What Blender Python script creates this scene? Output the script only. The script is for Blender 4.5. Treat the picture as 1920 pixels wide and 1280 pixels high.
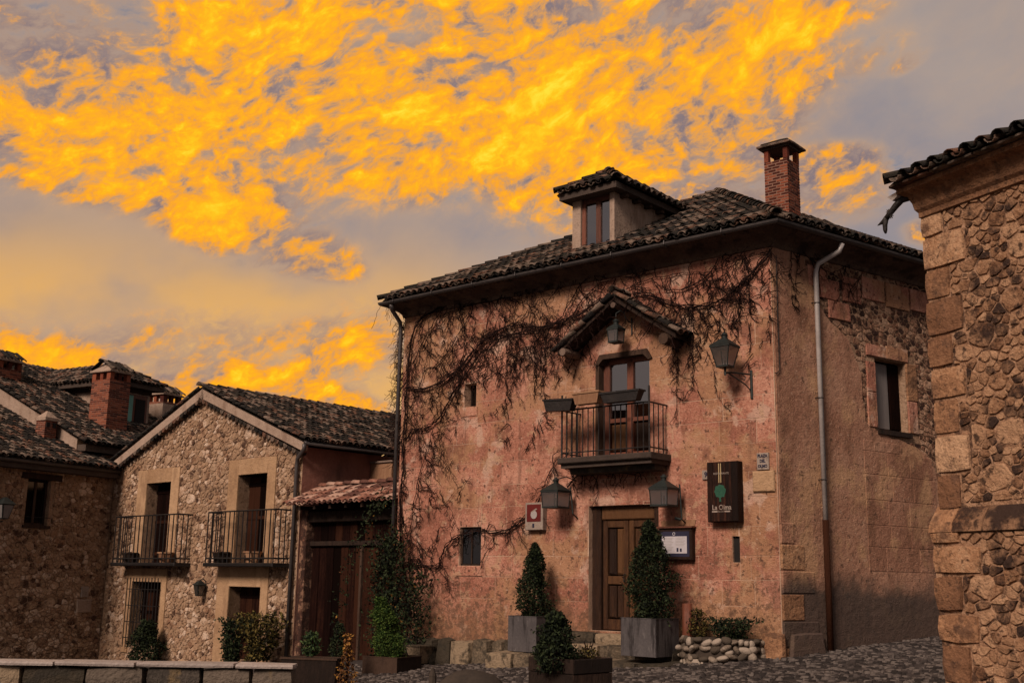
import bpy, bmesh, math, random
from mathutils import Vector, Matrix, noise
for o in list(bpy.data.objects): bpy.data.objects.remove(o, do_unlink=True)
S = bpy.context.scene
COL = S.collection
rad = math.radians
# ------------------------------------------------------------------ camera
PITCH, ROLL = rad(12.0), rad(1.0)
fw = Vector((0, math.cos(PITCH), math.sin(PITCH))); xr = Vector((1, 0, 0)); upv = xr.cross(fw)
cr = math.cos(ROLL)*xr + math.sin(ROLL)*upv; cu = -math.sin(ROLL)*xr + math.cos(ROLL)*upv
cd = bpy.data.cameras.new('camera'); cam = bpy.data.objects.new('camera', cd); COL.objects.link(cam)
cam.matrix_world = Matrix(((cr.x, cu.x, -fw.x, 0), (cr.y, cu.y, -fw.y, 0), (cr.z, cu.z, -fw.z, 1.6), (0, 0, 0, 1)))
cd.sensor_width = 36; cd.lens = 2120/1920*36; cd.clip_end = 3000; cd.clip_start = .1
S.camera = cam
# ------------------------------------------------------------------ node helpers
class NT:
    def __init__(s, nt): s.nt = nt; s.nt.nodes.clear()
    def n(s, typ, **kw):
        nd = s.nt.nodes.new(typ)
        for k, v in kw.items(): setattr(nd, k, v)
        return nd
    def put(s, sock, v):
        if isinstance(v, bpy.types.NodeSocket): s.nt.links.new(v, sock)
        elif isinstance(v, (tuple, list)) and len(v) == 3 and sock.type == 'RGBA': sock.default_value = (*v, 1)
        else: sock.default_value = v
    def m(s, op, a, b=None, c=None, clamp=False):
        nd = s.n('ShaderNodeMath', operation=op, use_clamp=clamp); s.put(nd.inputs[0], a)
        if b is not None: s.put(nd.inputs[1], b)
        if c is not None: s.put(nd.inputs[2], c)
        return nd.outputs[0]
    def mix(s, f, a, b, blend='MIX'):
        nd = s.n('ShaderNodeMix', data_type='RGBA', blend_type=blend, clamp_factor=True)
        s.put(nd.inputs[0], f); s.put(nd.inputs[6], a); s.put(nd.inputs[7], b); return nd.outputs[2]
    def noise(s, vec, scale, detail=4, rough=.55, dist=0, lac=2.0):
        nd = s.n('ShaderNodeTexNoise'); s.put(nd.inputs['Vector'], vec)
        for k, v in (('Scale', scale), ('Detail', detail), ('Roughness', rough), ('Distortion', dist), ('Lacunarity', lac)): s.put(nd.inputs[k], v)
        return nd.outputs[0]
    def ss(s, x, a, b, o0=0.0, o1=1.0):
        nd = s.n('ShaderNodeMapRange', interpolation_type='SMOOTHSTEP'); s.put(nd.inputs[0], x)
        for i, v in ((1, a), (2, b), (3, o0), (4, o1)): s.put(nd.inputs[i], v)
        return nd.outputs[0]
    def ramp(s, f, stops):
        nd = s.n('ShaderNodeValToRGB'); s.put(nd.inputs[0], f); e = nd.color_ramp.elements
        while len(e) < len(stops): e.new(.5)
        for el, (p, c) in zip(e, stops): el.position = p; el.color = (*c, 1)
        return nd.outputs[0]
    def comb(s, x, y, z):
        nd = s.n('ShaderNodeCombineXYZ'); s.put(nd.inputs[0], x); s.put(nd.inputs[1], y); s.put(nd.inputs[2], z); return nd.outputs[0]
    def sep(s, v):
        nd = s.n('ShaderNodeSeparateXYZ'); s.put(nd.inputs[0], v); return nd.outputs
# ------------------------------------------------------------------ world: dusk sky with lit cloud sheet
SUN_AZ, SUN_EL = rad(-148), rad(36)          # last soft light comes from the left, over the camera's shoulder
W = bpy.data.worlds.new('World'); S.world = W; W.use_nodes = True
w = NT(W.node_tree)
tc = w.n('ShaderNodeTexCoord'); dx, dy, dz = w.sep(tc.outputs['Generated'])
az = w.m('ARCTAN2', dx, dy); el = w.m('ARCSINE', dz)
sky = w.n('ShaderNodeTexSky', sky_type='NISHITA', sun_disc=False); sky.sun_elevation = SUN_EL; sky.sun_rotation = SUN_AZ
def rotc(a, sx, sy):      # coordinates along / across a streak direction
    c, s_ = math.cos(a), math.sin(a)
    x = w.m('ADD', w.m('MULTIPLY', az, c*sx), w.m('MULTIPLY', el, s_*sx))
    y = w.m('ADD', w.m('MULTIPLY', az, -s_*sy), w.m('MULTIPLY', el, c*sy))
    return w.comb(x, y, 0.37)
# domain warp so that streaks curl
wp = w.n('ShaderNodeTexNoise'); w.put(wp.inputs['Vector'], rotc(.3, 1, 1)); wp.inputs['Scale'].default_value = 7; wp.inputs['Detail'].default_value = 5
wps = w.n('ShaderNodeVectorMath', operation='SUBTRACT'); w.put(wps.inputs[0], wp.outputs[1]); wps.inputs[1].default_value = (.5, .5, .5)
def warped(v, amt):
    sc_ = w.n('ShaderNodeVectorMath', operation='SCALE'); w.put(sc_.inputs[0], wps.outputs[0]); sc_.inputs[3].default_value = amt
    ad = w.n('ShaderNodeVectorMath', operation='ADD'); w.put(ad.inputs[0], v); w.put(ad.inputs[1], sc_.outputs[0]); return ad.outputs[0]
vs = warped(rotc(.40, 1.0, 2.2), .16)
nbig = w.noise(vs, 9, 9, .58, .15)
nfine = w.noise(warped(rotc(.35, 1.0, 1.6), .07), 46, 8, .62, .25)
nhaze = w.noise(rotc(.1, 1, 1.3), 4.5, 5, .5)
# coverage: soft lobes in azimuth / elevation (radians): az, el, ra, re, tilt, weight
BLOBS = [(-0.347, 0.391, 0.213, 0.078, 0.05, 0.64), (-0.085, 0.438, 0.218, 0.090, 0.24, 0.72), (0.092, 0.450, 0.173, 0.099, 0.35, 0.70), (-0.033, 0.372, 0.168, 0.038, 0.14, 0.62), (-0.319, 0.333, 0.129, 0.035, -0.09, 0.62), (-0.407, 0.334, 0.074, 0.028, -0.26, 0.45), (-0.236, 0.462, 0.129, 0.057, 0.00, 0.50), (-0.425, 0.416, 0.079, 0.038, -0.52, 0.30), (0.182, 0.451, 0.124, 0.033, 0.26, 0.52), (0.280, 0.467, 0.074, 0.014, 0.21, 0.55), (0.268, 0.431, 0.094, 0.020, 0.21, 0.50), (0.141, 0.363, 0.139, 0.040, 0.35, 0.64), (0.082, 0.346, 0.099, 0.021, 0.24, 0.50), (0.199, 0.342, 0.074, 0.021, 0.17, 0.55), (0.301, 0.336, 0.054, 0.028, 0.14, 0.66), (0.289, 0.361, 0.035, 0.014, 0.00, 0.35), (-0.228, 0.288, 0.082, 0.027, -0.14, 0.68), (-0.171, 0.271, 0.042, 0.015, -0.21, 0.45), (-0.408, 0.177, 0.057, 0.024, -0.21, 0.95), (-0.169, 0.156, 0.089, 0.013, -0.21, 0.78), (-0.278, 0.154, 0.064, 0.013, 0.00, 0.74), (-0.254, 0.189, 0.139, 0.038, 0.00, 0.34), (-0.148, 0.200, 0.064, 0.038, 0.52, 0.40), (-0.431, 0.318, 0.040, 0.009, -0.21, 0.40), (-0.444, 0.358, 0.040, 0.033, 0.00, 0.25), (0.356, 0.431, 0.020, 0.007, 0.35, 0.45), (0.416, 0.281, 0.025, 0.019, 0.00, 0.20), (0.366, 0.295, 0.020, 0.012, 0.00, 0.55)]
cov = None
for (a0, e0, ra, re, tl, wt) in BLOBS:
    c, s_ = math.cos(tl), math.sin(tl)
    u = w.m('SUBTRACT', az, a0); v = w.m('SUBTRACT', el, e0)
    p = w.m('ADD', w.m('MULTIPLY', u, c/ra), w.m('MULTIPLY', v, s_/ra)); q = w.m('ADD', w.m('MULTIPLY', u, -s_/re), w.m('MULTIPLY', v, c/re))
    r2 = w.m('ADD', w.m('MULTIPLY', p, p), w.m('MULTIPLY', q, q))
    g = w.m('MULTIPLY', w.m('EXPONENT', w.m('MULTIPLY', w.m('MULTIPLY', r2, r2), -1.0)), wt)
    cov = g if cov is None else w.m('SUBTRACT', w.m('ADD', cov, g), w.m('MULTIPLY', cov, g))
# beyond the frame the same broken cloud sheet goes on all round
far = w.ss(w.m('ABSOLUTE', az), .62, 1.0); high = w.ss(el, .55, .8)
gen = w.m('MULTIPLY', w.m('MAXIMUM', far, high), w.ss(w.noise(tc.outputs['Generated'], 2.2, 3, .5), .35, .6))
cov = w.m('ADD', w.m('MULTIPLY', cov, w.m('SUBTRACT', 1.0, w.m('MAXIMUM', far, high))), w.m('MULTIPLY', gen, .9))
fb = w.m('ADD', w.m('MULTIPLY', w.m('SUBTRACT', nbig, .5), 2.3), w.m('MULTIPLY', w.m('SUBTRACT', nfine, .5), 1.15))
d = w.m('ADD', w.m('MULTIPLY', cov, .78), w.m('MULTIPLY', fb, w.m('ADD', .10, w.m('MULTIPLY', w.ss(cov, 0, .5), .74))))
# thin mauve-grey veil over the clear sky, warmer towards the horizon
glow = w.m('MULTIPLY', w.m('MULTIPLY', w.ss(el, .345, .20), w.ss(az, .05, -.12)), w.ss(nhaze, .26, .56))
veil = w.mix(w.ss(w.m('ADD', nhaze, w.m('MULTIPLY', az, .18)), .40, .72), (.225, .22, .26), (.37, .305, .275))
veil = w.mix(w.m('MULTIPLY', glow, .95), veil, (.92, .45, .05))
skyb = w.n('ShaderNodeVectorMath', operation='SCALE'); w.put(skyb.inputs[0], sky.outputs[0]); skyb.inputs[3].default_value = .05
base = w.mix(.82, skyb.outputs[0], veil)
nmid = w.noise(warped(rotc(.38, 1.0, 2.0), .12), 17, 7, .6, .3)
tone = w.m('ADD', w.m('MULTIPLY', w.ss(d, -.10, 1.05), .68), w.m('ADD', w.m('MULTIPLY', w.m('SUBTRACT', nfine, .5), 1.0), w.m('MULTIPLY', w.m('SUBTRACT', nmid, .5), 1.1)))
tone = w.m('ADD', tone, w.m('MULTIPLY', w.m('SUBTRACT', w.noise(rotc(.2, 1, 1.2), 5.0, 3, .5), .52), .75))
cl = w.ramp(tone, [(.0, (.20, .155, .175)), (.13, (.36, .225, .165)), (.27, (.62, .30, .10)), (.42, (.84, .335, .03)), (.60, (.94, .40, .014)), (.78, (.96, .52, .014)), (.98, (.98, .68, .04))])
halo = w.mix(w.m('MULTIPLY', w.ss(d, -.15, .30), .75), base, (.55, .345, .20))     # thin lit veil round the cloud masses
# away from the glowing west the same sheet is unlit: pale mauve
west = w.ss(w.m('ADD', w.m('MULTIPLY', dy, .95), w.m('MULTIPLY', dx, -.25)), .15, .75)
base = w.mix(west, (.18, .16, .165), base)
cl = w.mix(west, (.26, .21, .19), cl)
halo = w.mix(west, base, halo)
skyc = w.mix(w.ss(d, .02, .54), halo, cl)
bg = w.n('ShaderNodeBackground'); w.put(bg.inputs[0], skyc); bg.inputs[1].default_value = 1.0
w.nt.links.new(bg.outputs[0], w.n('ShaderNodeOutputWorld').inputs[0])
W.cycles.sampling_method = 'MANUAL'; W.cycles.sample_map_resolution = 1024
# ------------------------------------------------------------------ sun (nearly set) and exposure
sl = bpy.data.lights.new('sun', 'SUN'); sl.energy = 3.2; sl.angle = rad(18); sl.color = (1, .78, .63)
sun = bpy.data.objects.new('sun', sl); COL.objects.link(sun)
sd = Vector((math.sin(SUN_AZ)*math.cos(SUN_EL), math.cos(SUN_AZ)*math.cos(SUN_EL), math.sin(SUN_EL)))
sun.rotation_euler = sd.to_track_quat('Z', 'Y').to_euler()
V = S.view_settings; V.view_transform = 'Standard'; V.look = 'None'; V.gamma = 1; V.exposure = 0.16; V.use_curve_mapping = False
S.cycles.max_bounces = 6; S.cycles.use_denoising = True
S.render.film_transparent = False
# ------------------------------------------------------------------ materials (procedural)
MATS = {}
def mat(name, cols, scale=3.0, fine=30.0, rnd=.35, bump=.3, bscale=40.0, rough=.9, stain=None, metal=0.0, spec=.25, stretch=(1, 1, 1), extra=None):
    """cols: list of (pos, rgb) ramped by layered noise; rnd: how far pieces differ from each other"""
    M_ = bpy.data.materials.new(name); M_.use_nodes = True; t = NT(M_.node_tree)
    geo = t.n('ShaderNodeNewGeometry'); oi = t.n('ShaderNodeObjectInfo')
    mp = t.n('ShaderNodeMapping'); t.put(mp.inputs[0], geo.outputs['Position']); mp.inputs['Scale'].default_value = stretch
    P = mp.outputs[0]
    r = t.m('FRACT', t.m('ADD', oi.outputs['Random'], geo.outputs['Random Per Island']))
    n1 = t.noise(P, scale, 5, .6); n2 = t.noise(P, fine, 6, .72)
    f = t.m('ADD', t.m('ADD', t.m('MULTIPLY', n1, .5), t.m('MULTIPLY', n2, .5)), t.m('MULTIPLY', t.m('SUBTRACT', r, .5), rnd))
    f = t.ss(f, .24, .76)
    c = t.ramp(f, cols)
    if stain:
        for (rgb, sc_, lo, hi, amt, sx) in stain:
            mp2 = t.n('ShaderNodeMapping'); t.put(mp2.inputs[0], geo.outputs['Position']); mp2.inputs['Scale'].default_value = sx; mp2.inputs['Location'].default_value = (sc_*1.7, lo*9, hi*5)
            c = t.mix(t.m('MULTIPLY', t.ss(t.noise(mp2.outputs[0], sc_, 6, .62), lo, hi), amt), c, rgb)
    if extra: c = extra(t, c, geo)
    b = t.n('ShaderNodeBsdfPrincipled'); t.put(b.inputs['Base Color'], c); b.inputs['Roughness'].default_value = rough; b.inputs['Metallic'].default_value = metal
    b.inputs['Specular IOR Level'].default_value = spec
    if bump:
        bp = t.n('ShaderNodeBump'); bp.inputs['Strength'].default_value = bump; bp.inputs['Distance'].default_value = .045
        t.put(bp.inputs['Height'], t.m('ADD', t.noise(P, bscale, 6, .65), t.m('MULTIPLY', t.noise(P, bscale*.22, 4, .6), 1.6))); t.put(b.inputs['Normal'], bp.outputs[0])
    t.nt.links.new(b.outputs[0], t.n('ShaderNodeOutputMaterial').inputs[0])
    MATS[name] = M_; return M_
one = (1, 1, 1)
def band(zlo, zhi, rgb, amt, sc_=2.0):        # foot of a wall: blends to the given colour below a ragged height
    def fn(t, c, geo):
        z = t.sep(geo.outputs['Position'])[2]
        zz = t.m('ADD', z, t.m('MULTIPLY', t.m('SUBTRACT', t.noise(geo.outputs['Position'], sc_, 5, .6), .5), 1.1))
        return t.mix(t.m('MULTIPLY', t.ss(zz, zhi, zlo), amt), c, rgb)
    return fn
PLSTAIN = [((.36, .205, .11), .5, .50, .58, .7, one), ((.56, .395, .31), 1.2, .575, .63, .6, one), ((.19, .078, .052), 2.2, .53, .63, .65, (1, 1, .7)), ((.46, .30, .19), 3.1, .58, .63, .55, one), ((.085, .042, .03), 9, .585, .65, .85, one), ((.15, .08, .058), 3.0, .55, .70, .5, (2.0, 2.0, .25)), ((.62, .44, .34), 15, .63, .69, .6, one)]
def worn(t, c, geo):                     # render fallen off in flakes near the ground
    c = band(.5, 1.6, (.22, .13, .065), .55)(t, c, geo)
    z = t.sep(geo.outputs['Position'])[2]; n_ = t.noise(geo.outputs['Position'], 7.5, 8, .74)
    return t.mix(t.m('MULTIPLY', t.ss(t.m('SUBTRACT', n_, t.m('MULTIPLY', z, .055)), .445, .49), .75), c, (.13, .072, .046))
mat('facade', [(.1, (.19, .070, .047)), (.45, (.38, .163, .112)), (.85, (.55, .295, .215))], 1.0, 22, .10, .6, 40, .95, PLSTAIN, extra=worn)
mat('joint', [(0, (.36, .215, .15)), (1, (.60, .43, .32))], 2, 20, .1, .3)
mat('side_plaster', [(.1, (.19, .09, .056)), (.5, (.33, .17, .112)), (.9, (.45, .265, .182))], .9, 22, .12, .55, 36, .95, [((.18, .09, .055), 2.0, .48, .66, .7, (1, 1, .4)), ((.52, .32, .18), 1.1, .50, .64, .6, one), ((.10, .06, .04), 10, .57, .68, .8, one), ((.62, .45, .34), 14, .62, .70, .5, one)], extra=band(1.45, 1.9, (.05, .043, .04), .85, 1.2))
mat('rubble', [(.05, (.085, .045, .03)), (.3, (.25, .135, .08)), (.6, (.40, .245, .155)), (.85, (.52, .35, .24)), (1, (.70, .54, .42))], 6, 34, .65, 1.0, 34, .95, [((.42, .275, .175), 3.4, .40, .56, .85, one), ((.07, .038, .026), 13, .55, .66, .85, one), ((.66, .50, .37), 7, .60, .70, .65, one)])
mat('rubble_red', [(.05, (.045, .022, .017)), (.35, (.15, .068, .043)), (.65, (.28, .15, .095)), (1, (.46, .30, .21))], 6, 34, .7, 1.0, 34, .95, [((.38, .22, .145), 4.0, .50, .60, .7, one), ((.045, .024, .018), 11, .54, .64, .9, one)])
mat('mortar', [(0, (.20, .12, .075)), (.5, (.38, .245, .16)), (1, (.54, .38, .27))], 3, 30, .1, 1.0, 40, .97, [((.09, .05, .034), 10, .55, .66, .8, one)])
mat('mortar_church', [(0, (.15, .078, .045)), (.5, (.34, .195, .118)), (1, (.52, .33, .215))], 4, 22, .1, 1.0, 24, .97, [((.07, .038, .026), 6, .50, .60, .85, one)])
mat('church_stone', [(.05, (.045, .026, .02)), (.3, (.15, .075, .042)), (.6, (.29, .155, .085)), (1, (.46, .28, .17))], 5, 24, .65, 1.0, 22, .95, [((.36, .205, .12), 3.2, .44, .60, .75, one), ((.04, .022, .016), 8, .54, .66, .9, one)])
mat('quoin', [(.05, (.20, .10, .055)), (.5, (.38, .205, .112)), (1, (.52, .33, .205))], 3, 22, .45, .9, 20, .95, [((.12, .065, .042), 4, .50, .66, .8, one), ((.08, .045, .03), 12, .57, .67, .8, one)])
mat('surround', [(0, (.30, .18, .10)), (1, (.50, .33, .20))], 1.4, 22, .2, .6, 30, .95, [((.24, .145, .085), 3, .50, .66, .6, (1, 1, .4))])
mat('pale_plaster', [(0, (.27, .195, .15)), (1, (.42, .315, .25))], 1.5, 18, .1, .5, 24, .95, [((.20, .13, .095), 3, .48, .66, .7, (1, 1, .3)), ((.10, .065, .05), 12, .60, .70, .6, one)])
mat('rose_plaster', [(0, (.20, .09, .07)), (1, (.30, .15, .115))], 1.2, 16, .1, .4, 24, .95, [((.12, .07, .055), 2, .5, .7, .6, (1, 1, .35))])
mat('tile', [(.0, (.012, .010, .010)), (.4, (.034, .025, .021)), (.66, (.066, .040, .030)), (.84, (.17, .070, .040)), (1, (.19, .14, .11))], 7, 40, .85, .8, 40, .92, [((.024, .022, .017), 5, .44, .60, .75, one), ((.15, .125, .10), 16, .62, .70, .5, one)])
mat('tile_red', [(.0, (.10, .045, .035)), (.5, (.26, .11, .075)), (1, (.42, .27, .21))], 7, 40, .9, .5, 40, .92)
mat('deck', [(0, (.03, .024, .02)), (1, (.06, .045, .035))], 4, 20, .1, .2)
mat('brick', [(0, (.060, .014, .009)), (.5, (.14, .033, .018)), (1, (.24, .07, .036))], 8, 60, .9, .4, 60, .92)
mat('brick_mortar', [(0, (.17, .085, .06)), (1, (.29, .17, .125))], 6, 40, .1, .3)
mat('fascia', [(0, (.040, .030, .026)), (1, (.085, .062, .05))], 3, 30, .2, .4, 40, .9, stretch=(1, 1, 1))
mat('soffit', [(0, (.055, .036, .028)), (.5, (.105, .070, .052)), (1, (.19, .13, .095))], 2, 22, .2, .8, 20, .95, [((.03, .02, .016), 3, .50, .64, .8, one)])
mat('gutter', [(0, (.045, .04, .042)), (1, (.10, .088, .085))], 2, 22, .1, .1, 40, .5, metal=.35, spec=.5)
mat('zinc_pipe', [(0, (.30, .27, .265)), (1, (.50, .47, .46))], 3, 25, .1, .1, 30, .4, metal=.15, spec=.6)
mat('zinc_planter', [(0, (.055, .050, .053)), (1, (.115, .105, .108))], 2, 25, .1, .1, 20, .65, [((.022, .019, .02), 2.2, .50, .62, .85, (3.5, 3.5, .45)), ((.17, .155, .155), 9, .60, .70, .5, (1, 1, .4))], metal=.1)
mat('iron', [(0, (.012, .011, .012)), (1, (.03, .026, .026))], 4, 30, .2, .25, 60, .55, metal=.5, spec=.5)
mat('lantern_metal', [(0, (.010, .014, .014)), (1, (.028, .036, .035))], 5, 30, .1, .1, 40, .55, metal=.3, spec=.4)
mat('door_wood', [(0, (.018, .007, .0035)), (.5, (.054, .022, .009)), (1, (.115, .052, .02))], 3, 24, .5, .6, 30, .6, stretch=(5, 5, .6), spec=.25)
mat('red_wood', [(0, (.07, .022, .013)), (1, (.19, .062, .034))], 3, 24, .4, .3, 30, .55, stretch=(5, 5, .6), spec=.35)
mat('dark_wood', [(0, (.012, .007, .005)), (.6, (.032, .018, .013)), (1, (.065, .038, .026))], 3, 24, .5, .6, 30, .85, stretch=(4, 4, .7))
mat('gate_wood', [(0, (.005, .0025, .002)), (.6, (.015, .006, .005)), (1, (.042, .017, .010))], 3, 24, .6, .6, 30, .95, stretch=(4, 4, .5), spec=.03)
mat('grey_wood', [(0, (.09, .06, .047)), (1, (.21, .15, .12))], 3, 30, .4, .5, 30, .85, stretch=(4, 4, .7))
mat('light_wood', [(0, (.20, .10, .055)), (1, (.36, .21, .125))], 3, 24, .3, .4, 30, .75, stretch=(4, 4, .7))
mat('vine', [(0, (.009, .005, .005)), (1, (.030, .016, .014))], 8, 40, .5, .3, 60, .95, spec=.05)
mat('leaf_dark', [(0, (.006, .009, .006)), (.6, (.014, .022, .011)), (1, (.032, .044, .02))], 4, 20, 1.0, 0, rough=.8, spec=.1)
mat('leaf_red', [(0, (.008, .007, .006)), (.6, (.019, .016, .011)), (1, (.042, .03, .02))], 4, 20, 1.0, 0, rough=.8, spec=.1)
mat('leaf_green', [(0, (.012, .028, .007)), (.6, (.032, .068, .014)), (1, (.085, .13, .028))], 4, 20, .9, 0, rough=.8, spec=.1)
mat('leaf_mid', [(0, (.014, .030, .012)), (.6, (.03, .06, .02)), (1, (.06, .10, .03))], 4, 20, .9, 0, rough=.7)
mat('leaf_olive', [(0, (.012, .012, .006)), (.6, (.032, .03, .012)), (1, (.13, .10, .03))], 4, 20, 1.0, 0, rough=.8, spec=.1)
mat('leaf_autumn', [(0, (.06, .025, .010)), (.6, (.17, .065, .018)), (1, (.30, .15, .03))], 4, 20, 1.0, 0, rough=.7)
mat('ground', [(0, (.028, .022, .021)), (.5, (.055, .045, .042)), (1, (.10, .084, .078))], 1.2, 14, .1, 1.0, 18, .95, [((.02, .016, .014), 2.0, .55, .7, .6, one)])
mat('cobble', [(0, (.022, .018, .017)), (.5, (.06, .049, .046)), (1, (.13, .11, .10))], 3, 30, .7, .6, 40, .9)
mat('step_stone', [(0, (.05, .04, .028)), (.5, (.13, .10, .07)), (1, (.28, .21, .14))], 3, 24, .8, .9, 24, .93, [((.03, .026, .02), 4, .48, .64, .85, one)])
mat('pebble', [(0, (.07, .055, .042)), (.5, (.16, .125, .095)), (1, (.33, .275, .225))], 5, 34, .9, .5, 30, .9)
mat('white_paint', [(0, (.20, .155, .13)), (1, (.36, .30, .26))], 6, 40, .1, .2, 40, .7, [((.13, .08, .06), 9, .54, .66, .7, one)])
mat('paper', [(0, (.40, .38, .42)), (1, (.52, .50, .54))], 3, 30, .05, 0, rough=.6)
mat('red_paint', [(0, (.075, .008, .008)), (1, (.13, .014, .012))], 3, 20, .1, .1, 40, .6)
mat('navy', [(0, (.015, .015, .035)), (1, (.03, .03, .06))], 3, 20, .1, 0, rough=.5)
mat('sign_wood', [(0, (.005, .0025, .002)), (.6, (.014, .006, .0045)), (1, (.060, .022, .012))], 2, 16, .3, .3, 30, .6, stretch=(9, 9, .5), spec=.12)
mat('sign_cream', [(0, (.34, .25, .13)), (1, (.46, .36, .20))], 3, 20, .1, 0)
mat('sign_green', [(0, (.012, .055, .035)), (1, (.03, .11, .07))], 20, 60, .1, 0, rough=.5)
mat('teal_paint', [(0, (.10, .27, .23)), (1, (.16, .38, .33))], 3, 20, .1, .1, rough=.5)
mat('grey_stone', [(0, (.03, .026, .022)), (.5, (.07, .058, .048)), (1, (.15, .12, .095))], 2.5, 22, .6, .9, 22, .93, [((.24, .165, .08), 2.5, .55, .68, .6, one)])
mat('coping', [(0, (.24, .20, .185)), (1, (.42, .36, .33))], 2.5, 22, .3, .5, 22, .9)
mat('interior', [(0, (.012, .010, .010)), (1, (.02, .016, .015))], 3, 20, 0, 0)
mat('curtain', [(0, (.16, .145, .145)), (1, (.24, .22, .215))], 3, 20, 0, .2, stretch=(6, 6, .3))
def glassy(name, col, rough=.06, alpha=.35):
    M_ = bpy.data.materials.new(name); M_.use_nodes = True; t = NT(M_.node_tree)
    tr = t.n('ShaderNodeBsdfTransparent'); tr.inputs[0].default_value = (*col, 1)
    gl = t.n('ShaderNodeBsdfGlossy'); gl.inputs['Roughness'].default_value = rough; gl.inputs[0].default_value = (.85, .85, .88, 1)
    lw = t.n('ShaderNodeLayerWeight'); lw.inputs[0].default_value = .45
    mx = t.n('ShaderNodeMixShader'); t.put(mx.inputs[0], t.m('ADD', t.m('MULTIPLY', lw.outputs['Fresnel'], .8), alpha, clamp=True)); t.nt.links.new(tr.outputs[0], mx.inputs[1]); t.nt.links.new(gl.outputs[0], mx.inputs[2])
    t.nt.links.new(mx.outputs[0], t.n('ShaderNodeOutputMaterial').inputs[0]); MATS[name] = M_
glassy('window_glass', (.25, .24, .24), .04, .30)
glassy('dark_glass', (.08, .07, .07), .1, .02)
glassy('lantern_glass', (.85, .85, .85), .3, .10)
lgn = MATS['lantern_glass'].node_tree            # lantern glass: mostly clear, a thin pale diffuse film makes the panes paler
_o = [n for n in lgn.nodes if n.type == 'OUTPUT_MATERIAL'][0]; _m = _o.inputs[0].links[0].from_socket
_d = lgn.nodes.new('ShaderNodeBsdfDiffuse'); _d.inputs[0].default_value = (.36, .32, .29, 1); _x = lgn.nodes.new('ShaderNodeMixShader'); _x.inputs[0].default_value = .07
lgn.links.new(_m, _x.inputs[1]); lgn.links.new(_d.outputs[0], _x.inputs[2]); lgn.links.new(_x.outputs[0], _o.inputs[0])
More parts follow.
